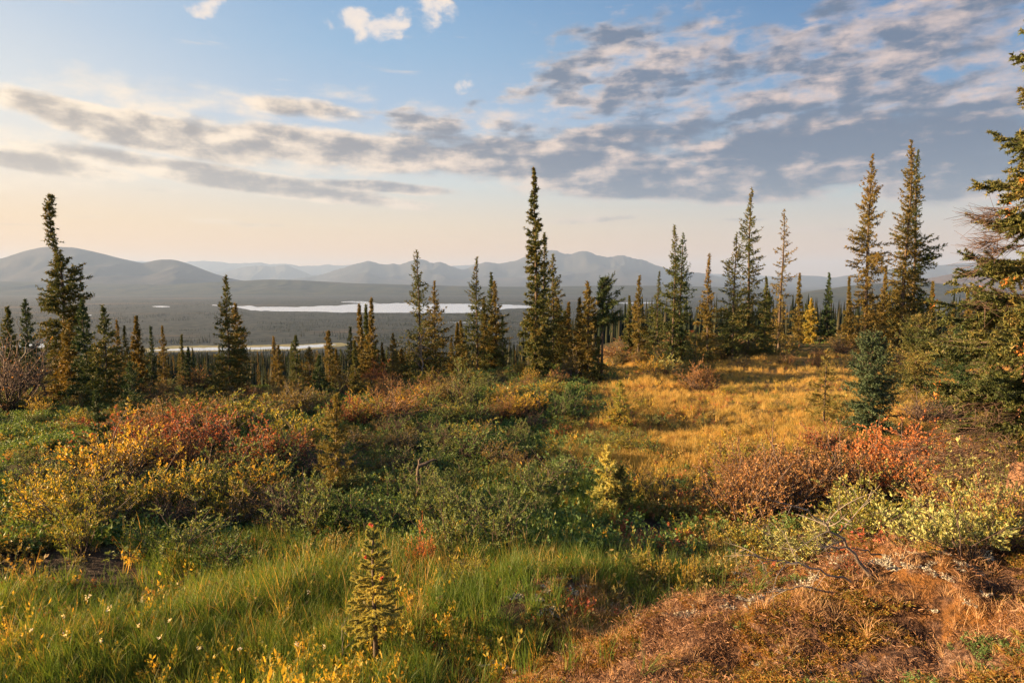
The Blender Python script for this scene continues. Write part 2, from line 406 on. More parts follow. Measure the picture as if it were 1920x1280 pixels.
# ================================================================== terrain
def valley_col(x, y):
    return 0
def build_ground():
    r = [1.2]
    while r[-1] < 26500:
        q = r[-1]
        r.append(q * (1.011 if q < 60 else 1.028 if q < 3000 else 1.06))
    r = np.array(r)
    az = np.concatenate([np.arange(-180, -46, 4), np.arange(-46, 46, .27), np.arange(46, 180, 4)]) * pi / 180
    A, Rr = np.meshgrid(az, r)
    x = Rr * np.sin(A); y = Rr * np.cos(A)
    z = ground(x, y)
    m = len(az)
    v = np.stack([x, y, z], -1).reshape(-1, 3)
    q = grid_quads(len(r), m, True)
    # centre cap
    zc = float(ground(0.0, 0.0)); v = np.concatenate([v, [[0, 0, zc]]]); ci = len(v) - 1
    j = np.arange(m); tr = np.stack([np.full(m, ci), j, (j + 1) % m], -1)
    me = mesh('ground', v, q[:, ::-1], tr[:, ::-1], True)
    px, py = proj(v[:, 0], v[:, 1], v[:, 2])
    front = v[:, 1] > 1
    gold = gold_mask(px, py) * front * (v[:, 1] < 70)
    bank = np.where(np.hypot(v[:, 0], v[:, 1]) < 14, bank_mask(v[:, 0], v[:, 1]), 0)
    mud = np.exp(-((px - 110) / 190) ** 2 - ((py - 1065) / 42) ** 2) * front + .8 * np.exp(-((px - 1230) / 120) ** 2 - ((py - 985) / 30) ** 2) * front + .8 * np.exp(-((px - 950) / 60) ** 2 - ((py - 1150) / 30) ** 2) * front
    c = np.stack([gold, bank, np.clip(mud, 0, 1), np.ones(len(v))], -1).astype(np.float32)
    at_ = me.color_attributes.new('zone', 'FLOAT_COLOR', 'POINT'); at_.data.foreach_set('color', c.ravel())
    m_, t, out = newmat('tundra_ground')
    geo = nd(t, 'ShaderNodeNewGeometry'); pos = geo.outputs['Position']
    at2 = nd(t, 'ShaderNodeAttribute', attribute_name='zone'); sp = nd(t, 'ShaderNodeSeparateColor'); t.links.new(at2.outputs['Color'], sp.inputs[0])
    G, Bk, Md = (E(t, sp.outputs[i]) for i in range(3))
    ln = nd(t, 'ShaderNodeVectorMath', operation='LENGTH'); t.links.new(pos, ln.inputs[0]); dist = E(t, ln.outputs['Value'])
    a = noise(t, pos, 1.1, 7, .65); b = noise(t, pos, 7.0, 6, .7); c_ = noise(t, pos, 40.0, 4, .7)
    tund = ramp(t, a * .55 + b * .45, [(.30, (.022, .024, .014)), (.45, (.050, .056, .024)), (.55, (.085, .062, .030)), (.68, (.15, .10, .045))])
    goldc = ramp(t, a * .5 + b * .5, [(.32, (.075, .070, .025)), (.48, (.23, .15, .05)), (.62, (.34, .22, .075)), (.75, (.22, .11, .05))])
    bankc = ramp(t, b * .55 + c_ * .45, [(.38, (.014, .009, .008)), (.46, (.060, .034, .024)), (.54, (.17, .100, .065)), (.64, (.36, .26, .20))])
    bankm = ramp(t, b * .5 + c_ * .5, [(.35, (.06, .035, .015)), (.55, (.26, .12, .035)), (.7, (.34, .20, .05))])
    bankc = mix(t, (noise(t, pos, 2.3, 4, .6)).ss(.47, .6), bankc, bankm)
    mudc = ramp(t, b * .6 + c_ * .4, [(.35, (.014, .010, .008)), (.55, (.05, .032, .022)), (.7, (.11, .075, .04))])
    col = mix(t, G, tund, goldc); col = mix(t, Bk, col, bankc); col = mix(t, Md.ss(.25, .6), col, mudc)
    # valley: spruce woods with paler bogs in long patches
    vp = nd(t, 'ShaderNodeMapping'); vp.inputs['Scale'].default_value = (.0010, .0026, 1); t.links.new(pos, vp.inputs[0])
    va = noise(t, vp.outputs[0], 1.0, 7, .6, .6); vb = noise(t, pos, .035, 4, .7)
    bog = va.ss(.56, .66) * dist.ss(1100, 1800)
    vall = ramp(t, vb, [(.36, (.009, .016, .016)), (.5, (.028, .040, .038)), (.64, (.070, .078, .064))])
    bogc = ramp(t, vb, [(.3, (.07, .062, .04)), (.7, (.13, .095, .06))])
    vall = mix(t, bog * .8, vall, bogc)
    col = mix(t, dist.ss(60, 260), col, vall)
    bs = nd(t, 'ShaderNodeBsdfPrincipled'); t.links.new(col, bs.inputs['Base Color'])
    bs.inputs['Specular IOR Level'].default_value = .12
    ro = (Md * -.55 + .92); t.links.new(ro.s, bs.inputs['Roughness'])
    bu = nd(t, 'ShaderNodeBump'); bu.inputs['Strength'].default_value = 1.0; bu.inputs['Distance'].default_value = .14
    hgt = (b * .7 + c_ * .3) * dist.ss(90, 30)
    t.links.new(hgt.s, bu.inputs['Height']); t.links.new(bu.outputs[0], bs.inputs['Normal'])
    t.links.new(bs.outputs[0], out.inputs[0])
    obj('ground', me, m_, label='tundra hillside falling away to the wooded valley floor', cat='ground', kind='structure')
build_ground()

# ------------------------------------------------------------------ water
mw, t, out = newmat('still_water')
b = nd(t, 'ShaderNodeBsdfPrincipled'); b.inputs['Base Color'].default_value = (.93, .95, .97, 1); b.inputs['Roughness'].default_value = .22; b.inputs['IOR'].default_value = 1.33
b.inputs['Specular IOR Level'].default_value = 1.0; b.inputs['Metallic'].default_value = .9
gp = nd(t, 'ShaderNodeNewGeometry'); mp = nd(t, 'ShaderNodeMapping'); mp.inputs['Scale'].default_value = (.02, .06, .02); t.links.new(gp.outputs['Position'], mp.inputs[0])
wn = noise(t, mp.outputs[0], 1.0, 6, .7); bu = nd(t, 'ShaderNodeBump'); bu.inputs['Strength'].default_value = .12; bu.inputs['Distance'].default_value = 3.0
t.links.new(wn.s, bu.inputs['Height']); t.links.new(bu.outputs[0], b.inputs['Normal']); t.links.new(b.outputs[0], out.inputs[0])
def onvalley(px, py, z):
    a, b_, c = ray(px, py); k = z / c; return a * k, b_ * k
def water(name, upper, lower, label, cat, z=VAL + .5, seed=1):
    """sheet between a far shore and a near shore, both given as seen from the viewpoint"""
    ux, uy = zip(*upper); lx, ly = zip(*lower)
    xs = np.linspace(min(ux), max(ux), 220)
    U = np.interp(xs, ux, uy); L = np.interp(xs, lx, ly)
    j1 = 0.9 * fbm(xs * .06, xs * 0 + seed, seed, 4); th = np.clip((L - U) / 3, 0, 1)
    U = U + j1 * th; L = np.maximum(L + .5 * fbm(xs * .08, xs * 0 + seed + 5, seed, 3) * th, U + .05)
    x1, y1 = onvalley(xs, U, z); x2, y2 = onvalley(xs, L, z)
    v = np.concatenate([np.stack([x1, y1, 0 * x1 + z], -1), np.stack([x2, y2, 0 * x2 + z], -1)])
    q = grid_quads(2, len(xs))
    return obj(name, mesh(name, v, q[:, ::-1]), mw, label=label, cat=cat, kind='structure')
water('lake', [(398, 571), (440, 573), (470, 574), (560, 576), (620, 573), (680, 569), (700, 570), (740, 568.5), (860, 570), (940, 571), (960, 571), (1000, 573)],
      [(398, 573), (440, 575), (470, 582), (520, 583), (600, 584), (640, 586), (720, 586), (800, 587), (880, 587), (900, 584), (960, 578), (1000, 577)], 'long bright lake across the middle of the valley', 'lake')
water('lake', [(640, 565.5), (660, 564.5), (690, 566), (712, 569)], [(640, 566.5), (660, 567), (690, 569.5), (712, 570)], 'small inlet behind the far shore of the long lake', 'lake', seed=3)
water('river', [(280, 656), (330, 653), (400, 651), (440, 651), (480, 650.5), (540, 650), (600, 646), (630, 645)], [(280, 657.5), (330, 657), (400, 657), (440, 656), (480, 655), (540, 654.5), (600, 650.5), (630, 646)], 'river bend gleaming below the wooded slope', 'river', seed=5)
water('river', [(0, 650), (50, 645), (80, 644.5), (100, 645)], [(0, 652), (50, 651), (80, 651.5), (100, 649)], 'short stretch of river behind the trees at the far left', 'river', seed=6)
water('pond', [(285, 573.5), (300, 573), (318, 574)], [(285, 575), (300, 576), (318, 575.5)], 'tiny pond alone on the plain below the dome hill', 'pond', seed=7)
water('pond', [(466, 550.5), (490, 550), (524, 551)], [(466, 551), (490, 552.6), (524, 552)], 'thin distant pond beyond the long lake', 'pond', seed=8)
water('river', [(1150, 566.5), (1180, 566), (1225, 566.8)], [(1150, 568), (1180, 569.5), (1225, 569)], 'bright water strip behind the pair of slim spruces', 'river', seed=9)
water('river', [(1440, 603), (1500, 602.5), (1560, 602.5), (1600, 603.5)], [(1440, 606), (1500, 605.5), (1560, 606), (1600, 606)], 'river strip below the dark forested hill', 'river', seed=10)
water('pond', [(150, 590), (165, 589.5), (172, 590)], [(150, 591.5), (165, 592), (172, 591.5)], 'narrow pond on the plain behind the bent spruce', 'pond', seed=11)
water('pond', [(840, 604), (870, 603), (900, 604)], [(840, 604.5), (870, 605.2), (900, 605)], 'faint marsh pool this side of the long lake', 'pond', seed=12)
# pale meadow along the river
mm, t, out = newmat('marsh_meadow'); gp = nd(t, 'ShaderNodeNewGeometry'); n = noise(t, gp.outputs['Position'], .03, 5, .7)
b = nd(t, 'ShaderNodeBsdfPrincipled'); b.inputs['Roughness'].default_value = .9; t.links.new(ramp(t, n, [(.3, (.12, .13, .04)), (.7, (.30, .26, .09))]), b.inputs['Base Color']); t.links.new(b.outputs[0], out.inputs[0])
ws = water('marsh_meadow', [(255, 654), (330, 648.5), (440, 648), (560, 645), (640, 643), (660, 646)], [(255, 660), (330, 659.5), (440, 658.5), (560, 657), (640, 649), (660, 647)], 'pale marsh meadow bordering the river bend', 'meadow', z=VAL + .25, seed=14)
ws.data.materials.clear(); ws.data.materials.append(mm)

# ------------------------------------------------------------------ hills and mountains
def hillmat(name, c1, c2, c3, sc):
    m, t, out = newmat(name); gp = nd(t, 'ShaderNodeNewGeometry')
    a = noise(t, gp.outputs['Position'], sc, 8, .65); b_ = noise(t, gp.outputs['Position'], sc * 14, 5, .75)
    b = nd(t, 'ShaderNodeBsdfPrincipled'); b.inputs['Roughness'].default_value = .95; b.inputs['Specular IOR Level'].default_value = .05
    t.links.new(ramp(t, a * .6 + b_ * .4, [(.35, c1), (.5, c2), (.65, c3)]), b.inputs['Base Color']); t.links.new(b.outputs[0], out.inputs[0]); return m
HM = hillmat('rocky_slopes', (.022, .026, .028), (.040, .042, .042), (.075, .066, .060), .0012)
HF = hillmat('wooded_slopes', (.016, .024, .016), (.034, .042, .024), (.07, .065, .035), .004)
HR = hillmat('heath_slopes', (.04, .038, .030), (.085, .062, .048), (.12, .085, .066), .0012)
def ridge(name, pts, D, depth, mat, label, rough=1.0, seed=0, power=1.35, spur=.35, n=380, mrows=44):
    px = np.array([p[0] for p in pts], float); py = np.array([p[1] for p in pts], float)
    xs = np.linspace(px[0], px[-1], n)
    # smooth interpolation
    P = np.interp(xs, px, py); k = np.ones(3) / 3; P = np.convolve(np.pad(P, 1, mode='edge'), k, 'valid')
    RN = rough * (0.9 * fbm(xs * .035, xs * 0, seed, 5) - .6 * np.abs(fbm(xs * .09, xs * 0 + 4, seed + 1, 4)))
    k = np.ones(9) / 9; P = .5 * P + .5 * np.convolve(np.pad(P, 4, mode='edge'), k, 'valid')
    a, b_, c = ray(xs, P); kk = D / b_
    rx = a * kk; rz = c * kk; f0 = VAL - 3
    cr = np.concatenate([np.linspace(-1, 0, mrows - 10), np.linspace(0, 1, 11)[1:]])
    Cc, Xx = np.meshgrid(cr, np.arange(n), indexing='ij')
    yy = D + Cc * depth + 0 * rx[Xx]
    xx = rx[Xx] * (yy / D)
    sp_ = np.abs(fbm(xx / depth * 1.6, yy / depth * .55, seed + 3, 4)); fr = sm(0, .25, np.abs(Cc))
    prof = np.clip(1 - np.abs(Cc), 0, 1) ** power
    prof = prof * (1 - spur * sp_ * fr * (1 - .3 * prof)) 
    hz = np.maximum(rz[Xx] - f0, 0)
    zz_ = f0 + hz * prof - (RN / 1280 * D)[Xx] * np.exp(-(Cc / .10) ** 2) - hz * .30 * prof * sm(.02, .2, np.abs(Cc)) * np.abs(fbm(xx / depth * 4.5, yy / depth * 1.6, seed + 9, 4))
    v = np.stack([xx, yy, zz_], -1).reshape(-1, 3)
    obj(name, mesh(name, v, grid_quads(len(cr), n), None, True), mat, label=label, cat='mountain' if 'mount' in name else 'hill', kind='structure')
ridge('mountains', [(200, 500), (230, 487), (250, 489), (330, 491), (350, 490), (370, 491), (385, 489), (412, 492), (435, 495), (470, 493), (490, 492), (505, 497), (530, 495), (560, 499), (600, 497), (620, 495), (640, 498),
                    (662, 495), (700, 500), (780, 503), (850, 499), (900, 496), (1240, 505), (1290, 512), (1340, 513), (1390, 517), (1440, 518), (1500, 520)], 24000, 4500, HM, 'palest range on the horizon', 1.3, 11)
ridge('mountains', [(390, 520), (430, 507), (470, 499), (490, 497), (510, 500), (535, 496), (560, 506), (585, 516), (640, 512), (700, 500), (760, 510)], 19500, 3000, HM, 'faint grey range before the palest one', 1.2, 12)
ridge('mountains', [(540, 524), (560, 521), (600, 516), (628, 507), (650, 501), (672, 494), (693, 488), (705, 492), (722, 497), (737, 493), (752, 498), (763, 493), (778, 488), (796, 487), (812, 495), (827, 492), (845, 501),
                    (868, 508), (890, 498), (912, 491), (935, 494), (957, 490), (980, 483), (1010, 475), (1040, 468), (1052, 474), (1070, 476), (1098, 470), (1118, 478), (1140, 483), (1152, 481), (1168, 479), (1185, 484), (1205, 487),
                    (1240, 499), (1262, 507), (1290, 510), (1330, 517), (1400, 526), (1480, 532)], 15500, 4600, HM, 'broad jagged mountain behind the tall central spruce', 1.7, 13, 1.1, .5)
ridge('hills', [(-700, 505), (-450, 512), (-250, 500), (-100, 492), (0, 486), (40, 472), (75, 464), (95, 462), (140, 464), (185, 474), (225, 484), (268, 494), (290, 488), (305, 486), (328, 487), (352, 494), (380, 505), (410, 516), (440, 524), (500, 531), (600, 536), (700, 540)],
      9800, 3200, HM, 'smooth dome hill with a lower shoulder', .25, 14, 1.5, .22)
ridge('hills', [(-700, 520), (-300, 515), (0, 527), (140, 531), (300, 534), (430, 528), (500, 524), (560, 525), (640, 530), (760, 534), (900, 537), (1000, 538), (1150, 535), (1300, 537), (1450, 541)], 7600, 1500, HF, 'low wooded foothills under the mountains', .3, 15, 1.2, .15)
ridge('hills', [(1380, 535), (1440, 527), (1465, 521), (1500, 516), (1532, 517), (1560, 522), (1600, 514), (1650, 506), (1700, 503), (1750, 498), (1800, 494), (1860, 490), (1960, 488), (2200, 480), (2600, 490)], 17000, 4000, HM, 'pale blue ridge behind the twin spruces', .5, 16)
ridge('hills', [(1560, 545), (1640, 530), (1700, 524), (1740, 522), (1790, 512), (1840, 500), (1900, 492), (2000, 480), (2300, 470), (2700, 480)], 8500, 2200, HR, 'brownish heath hill on the right', .3, 17)
ridge('hills', [(1330, 575), (1400, 566), (1470, 556), (1530, 544), (1590, 536), (1640, 532), (1700, 530), (1740, 529), (1780, 534), (1830, 543), (1900, 548), (2050, 556), (2300, 552)], 5200, 1400, HF, 'dark forested hill behind the tall twin spruces', .3, 18, 1.25, .15)

# ------------------------------------------------------------------ haze: one closed box of thin air
hb = bpy.data.meshes.new('haze')
bx0, bx1, by0, by1, bz0, bz1 = -30000, 30000, -30000, 30000, VAL - 6, 900
vv = [(x, y, z) for z in (bz0, bz1) for y in (by0, by1) for x in (bx0, bx1)]
hb.from_pydata(vv, [], [(0, 2, 3, 1), (4, 5, 7, 6), (0, 1, 5, 4), (2, 6, 7, 3), (0, 4, 6, 2), (1, 3, 7, 5)])
mh = bpy.data.materials.new('air'); mh.use_nodes = True; t = mh.node_tree; t.nodes.clear()
out = t.nodes.new('ShaderNodeOutputMaterial'); vp = t.nodes.new('ShaderNodeVolumePrincipled')
vp.inputs['Color'].default_value = (.41, .61, 1.0, 1); vp.inputs['Density'].default_value = 5.0e-5; vp.inputs['Anisotropy'].default_value = .1
t.links.new(vp.outputs[0], out.inputs['Volume']); hb.materials.append(mh)
mh.cycles.homogeneous_volume = True
obj('haze', hb, label='thin golden evening haze over the valley', cat='haze', kind='stuff')

# ================================================================== trees
def spruce_geo(seed, H, R, nb=110, tpm=7, needles=7000, nl=.11, nw=.028, base_t=.06, power=.85, bump=.35, droop=.25, lean=None, topclub=0., tufts=0.0, wander=.02, sides=7, tr=.014, twigwood=False, reach=None, flat=.5, curl=.35, bare=0.0, wood_k=.8, inner=True):
    rng = np.random.default_rng(seed)
    lean_f = lean if lean else (lambda s: (0 * s, 0 * s))
    ph = rng.uniform(0, 9, 4)
    def axis(s):
        lx, ly = lean_f(s)
        return np.stack([lx + wander * H * .5 * np.sin(s * 5 + ph[0]) * s, ly + wander * H * .5 * np.sin(s * 6 + ph[1]) * s, s * H], -1)
    s = np.linspace(0, 1, 22); P = axis(s)[None]; P[0, 0, 2] = -.25
    rad = (tr * H * (1 - s) ** .8 + .006)[None]; rad[0, 0] *= 1.5
    trunk = tubes(P, rad, sides)
    # branches
    tb = np.sort(base_t + (1 - base_t) * (np.arange(nb) + rng.uniform(0, 1, nb)) / nb); tb = 1 - (1 - tb) ** 1.12
    tb = np.clip(tb, base_t, .995)
    if tufts > 0:   # group into whorls
        k = tufts; tb = np.clip(np.round(tb * H / k) * k / H + rng.normal(0, .08 * k / H, nb), base_t, .99)
    az = rng.uniform(0, 2 * pi, nb)
    prof = (1 - tb) ** power
    prof = prof * (1 - .3 * np.exp(-((tb - base_t) / .05) ** 2) * (base_t > .03))
    if topclub: prof = np.maximum(prof, topclub * np.exp(-((tb - .92) / .06) ** 2))
    irr = 1 + bump * (vnoise(tb * H * 1.1, np.full(nb, seed * 3.1), 71) * .9 + vnoise(tb * H * .8 + 5, np.cos(az) * 1.3 + seed, 72) * .9)
    L = R * prof * irr * rng.uniform(.65, 1.12, nb) + (.03 * (H / 8) + .05) * (1.12 - tb)
    if reach: L = L * reach(az, tb)
    L = np.clip(L, .04, None)
    e0 = (-.25 + 1.15 * tb ** 1.5) + rng.normal(0, .14, nb)            # starting elevation
    u = np.linspace(0, 1, 5)
    out_ = np.stack([np.cos(az), np.sin(az), 0 * az], -1)
    def bpt(i, q):
        """point at fraction q of branch i"""
        A = axis(tb[i])
        l = L[i] * q
        z = l * np.sin(e0[i]) + L[i] * (-droop * 1.1 * q * (1 - tb[i]) + curl * q ** 3 * .6)
        h = l * np.cos(np.clip(e0[i], -.9, .9))
        side = np.stack([-np.sin(az[i]), np.cos(az[i]), 0 * az[i]], -1)
        w = .06 * L[i] * np.sin(q * 4 + i)
        return A + out_[i] * h[..., None] + side * w[..., None] + np.stack([0 * z, 0 * z, z], -1)
    I = np.repeat(np.arange(nb)[:, None], 5, 1); Q = np.repeat(u[None], nb, 0)
    BP = bpt(I, Q)
    br = (.008 + .010 * L)[:, None] * (1 - u[None] * .85) * wood_k
    bw = tubes(BP, br, 3)
    # twigs
    nt = np.maximum(2, (L * tpm * 2).astype(int)); bi = np.repeat(np.arange(nb), nt)
    q = rng.uniform(.03 + bare, 1, len(bi)) ** .9
    st = bpt(bi, q); st2 = bpt(bi, np.minimum(q + .04, 1.04)); fwd = unit(st2 - st)
    sd_ = np.where(rng.uniform(size=len(bi)) < .5, -1., 1.)
    sidev = np.stack([-np.sin(az[bi]), np.cos(az[bi]), 0 * q], -1) * sd_[:, None]
    tl = (L[bi] * .42 * (1.05 - q) + (.05 * (H / 8 if H > 3 else .35) + .02) * (1.15 - tb[bi])) * rng.uniform(.5, 1.25, len(bi))
    up = rng.normal(0, flat, len(bi)); td = unit(fwd * .75 + sidev * rng.uniform(.3, 1.0, len(bi))[:, None] + np.stack([0 * up, 0 * up, up + .05], -1))
    # leaders along the branch and the trunk top
    nlz = nb; st = np.concatenate([st, bpt(np.arange(nb), np.full(nb, .45)), axis(np.array([.965, .93, .9]))])
    td = np.concatenate([td, unit(bpt(np.arange(nb), np.full(nb, 1.)) - bpt(np.arange(nb), np.full(nb, .45))), np.array([[0, 0, 1.]] * 3)])
    tl = np.concatenate([tl, L * .58, np.array([.05, .07, .09]) * H * .7])
    # short inner twigs that clothe the trunk
    ni = int(30 + H * 16); si_ = rng.uniform(max(base_t, .05), .97, ni) ; ai_ = rng.uniform(0, 2 * pi, ni); li_ = (R * .30 * (1 - si_) ** max(power, .3) + .05 * min(H / 8, 1)) * rng.uniform(.6, 1.3, ni)
    if inner:
        st = np.concatenate([st, axis(si_)]); td = np.concatenate([td, unit(np.stack([np.cos(ai_), np.sin(ai_), rng.normal(.1, .3, ni)], -1))]); tl = np.concatenate([tl, li_])
    # needles
    n = needles; c = np.cumsum(tl + .02); k = np.searchsorted(c, rng.uniform(0, c[-1], n)); k = np.minimum(k, len(tl) - 1)
    r = rng.uniform(0, 1, n); base = st[k] + td[k] * (tl[k] * r)[:, None]
    base[:, 2] -= .12 * tl[k] * r * r
    rv = unit(rng.normal(size=(n, 3))); ndir = unit(td[k] * .55 + rv * .95)
    ln = nl * rng.uniform(.6, 1.3, n); wd = nw * rng.uniform(.6, 1.3, n)
    sdv = unit(np.cross(ndir, unit(rng.normal(size=(n, 3)))))
    V = np.stack([base - sdv * wd[:, None] * .5, base + sdv * wd[:, None] * .5, base + ndir * ln[:, None]], 1).reshape(-1, 3)
    T = np.arange(n * 3).reshape(-1, 3)
    wood = [bw]
    if twigwood:
        m = len(st); pp = np.stack([st, st + td * tl[:, None]], 1); wood.append(tubes(pp, np.stack([np.full(m, .0035), np.full(m, .0015)], 1), 3))
    wv, wq = join(wood)
    tips = bpt(np.arange(nb), np.ones(nb))
    return trunk, (wv, wq), (V, T), (st, td, tl, tips)

def tree(name, loc, geo, mats, label, cat='spruce tree', group=None, rz=0.):
    r = root(name, loc, rz, label, cat, group)
    (tv, tq), (wv, wq), (nv, nt_), _ = geo
    obj('trunk', mesh('trunk', tv, tq, None, True), mats[0], r)
    obj('branches', mesh('branches', wv, wq), M['bark'], r)
    obj('crown', mesh('crown', nv, None, nt_), mats[1], r)
    return r
def stand(px, top, dist=None, base=None, jitter=0):
    """foot position and height of a tree whose top is seen at px,top and which stands at `dist` or where `base` meets the ground"""
    if dist is None:
        x, y = hit1(px, base)
        dist = y
    x, y, ztop = at(px, top, dist)
    z = float(ground(x, y)); return x, y, z, ztop - z, dist

LAND = []
def short(nm):
    w = nm.split()
    for k, t in enumerate(w):
        if t in ('one', 'spruce', 'spruces', 'willow', 'birch', 'spires', 'shoots', 'sprig', 'shoot', 'twig', 'bush', 'thicket', 'mound') and k >= 2: return ' '.join(w[:k + 1])
    return ' '.join(w[:6])
USED = {}
def where_label(x, y, head):
    best = sorted(((hypot(x - a, (y - b)) , a, b, short(nm)) for a, b, nm in LAND))[:6]
    for rank, (dd, a, b, nm) in enumerate(best):
        dx, dy = x - a, y - b
        side = dx - a * dy / max(b, 1)          # sideways offset as seen along the line of sight
        if abs(dy) > abs(side) * 1.3: rel = 'behind' if dy > 0 else 'in front of'
        else: rel = 'to the right of' if side > 0 else 'to the left of'
        near = 'close ' if dd < 1.2 else '' if dd < 3.5 else 'well '
        lab = f'{head} {near}{rel} the {nm}'
        if len(lab.split()) <= 16 and lab not in USED:
            USED[lab] = 1; return lab
    dd, a, b, nm = best[0]
    return f'{head} near the {nm}'
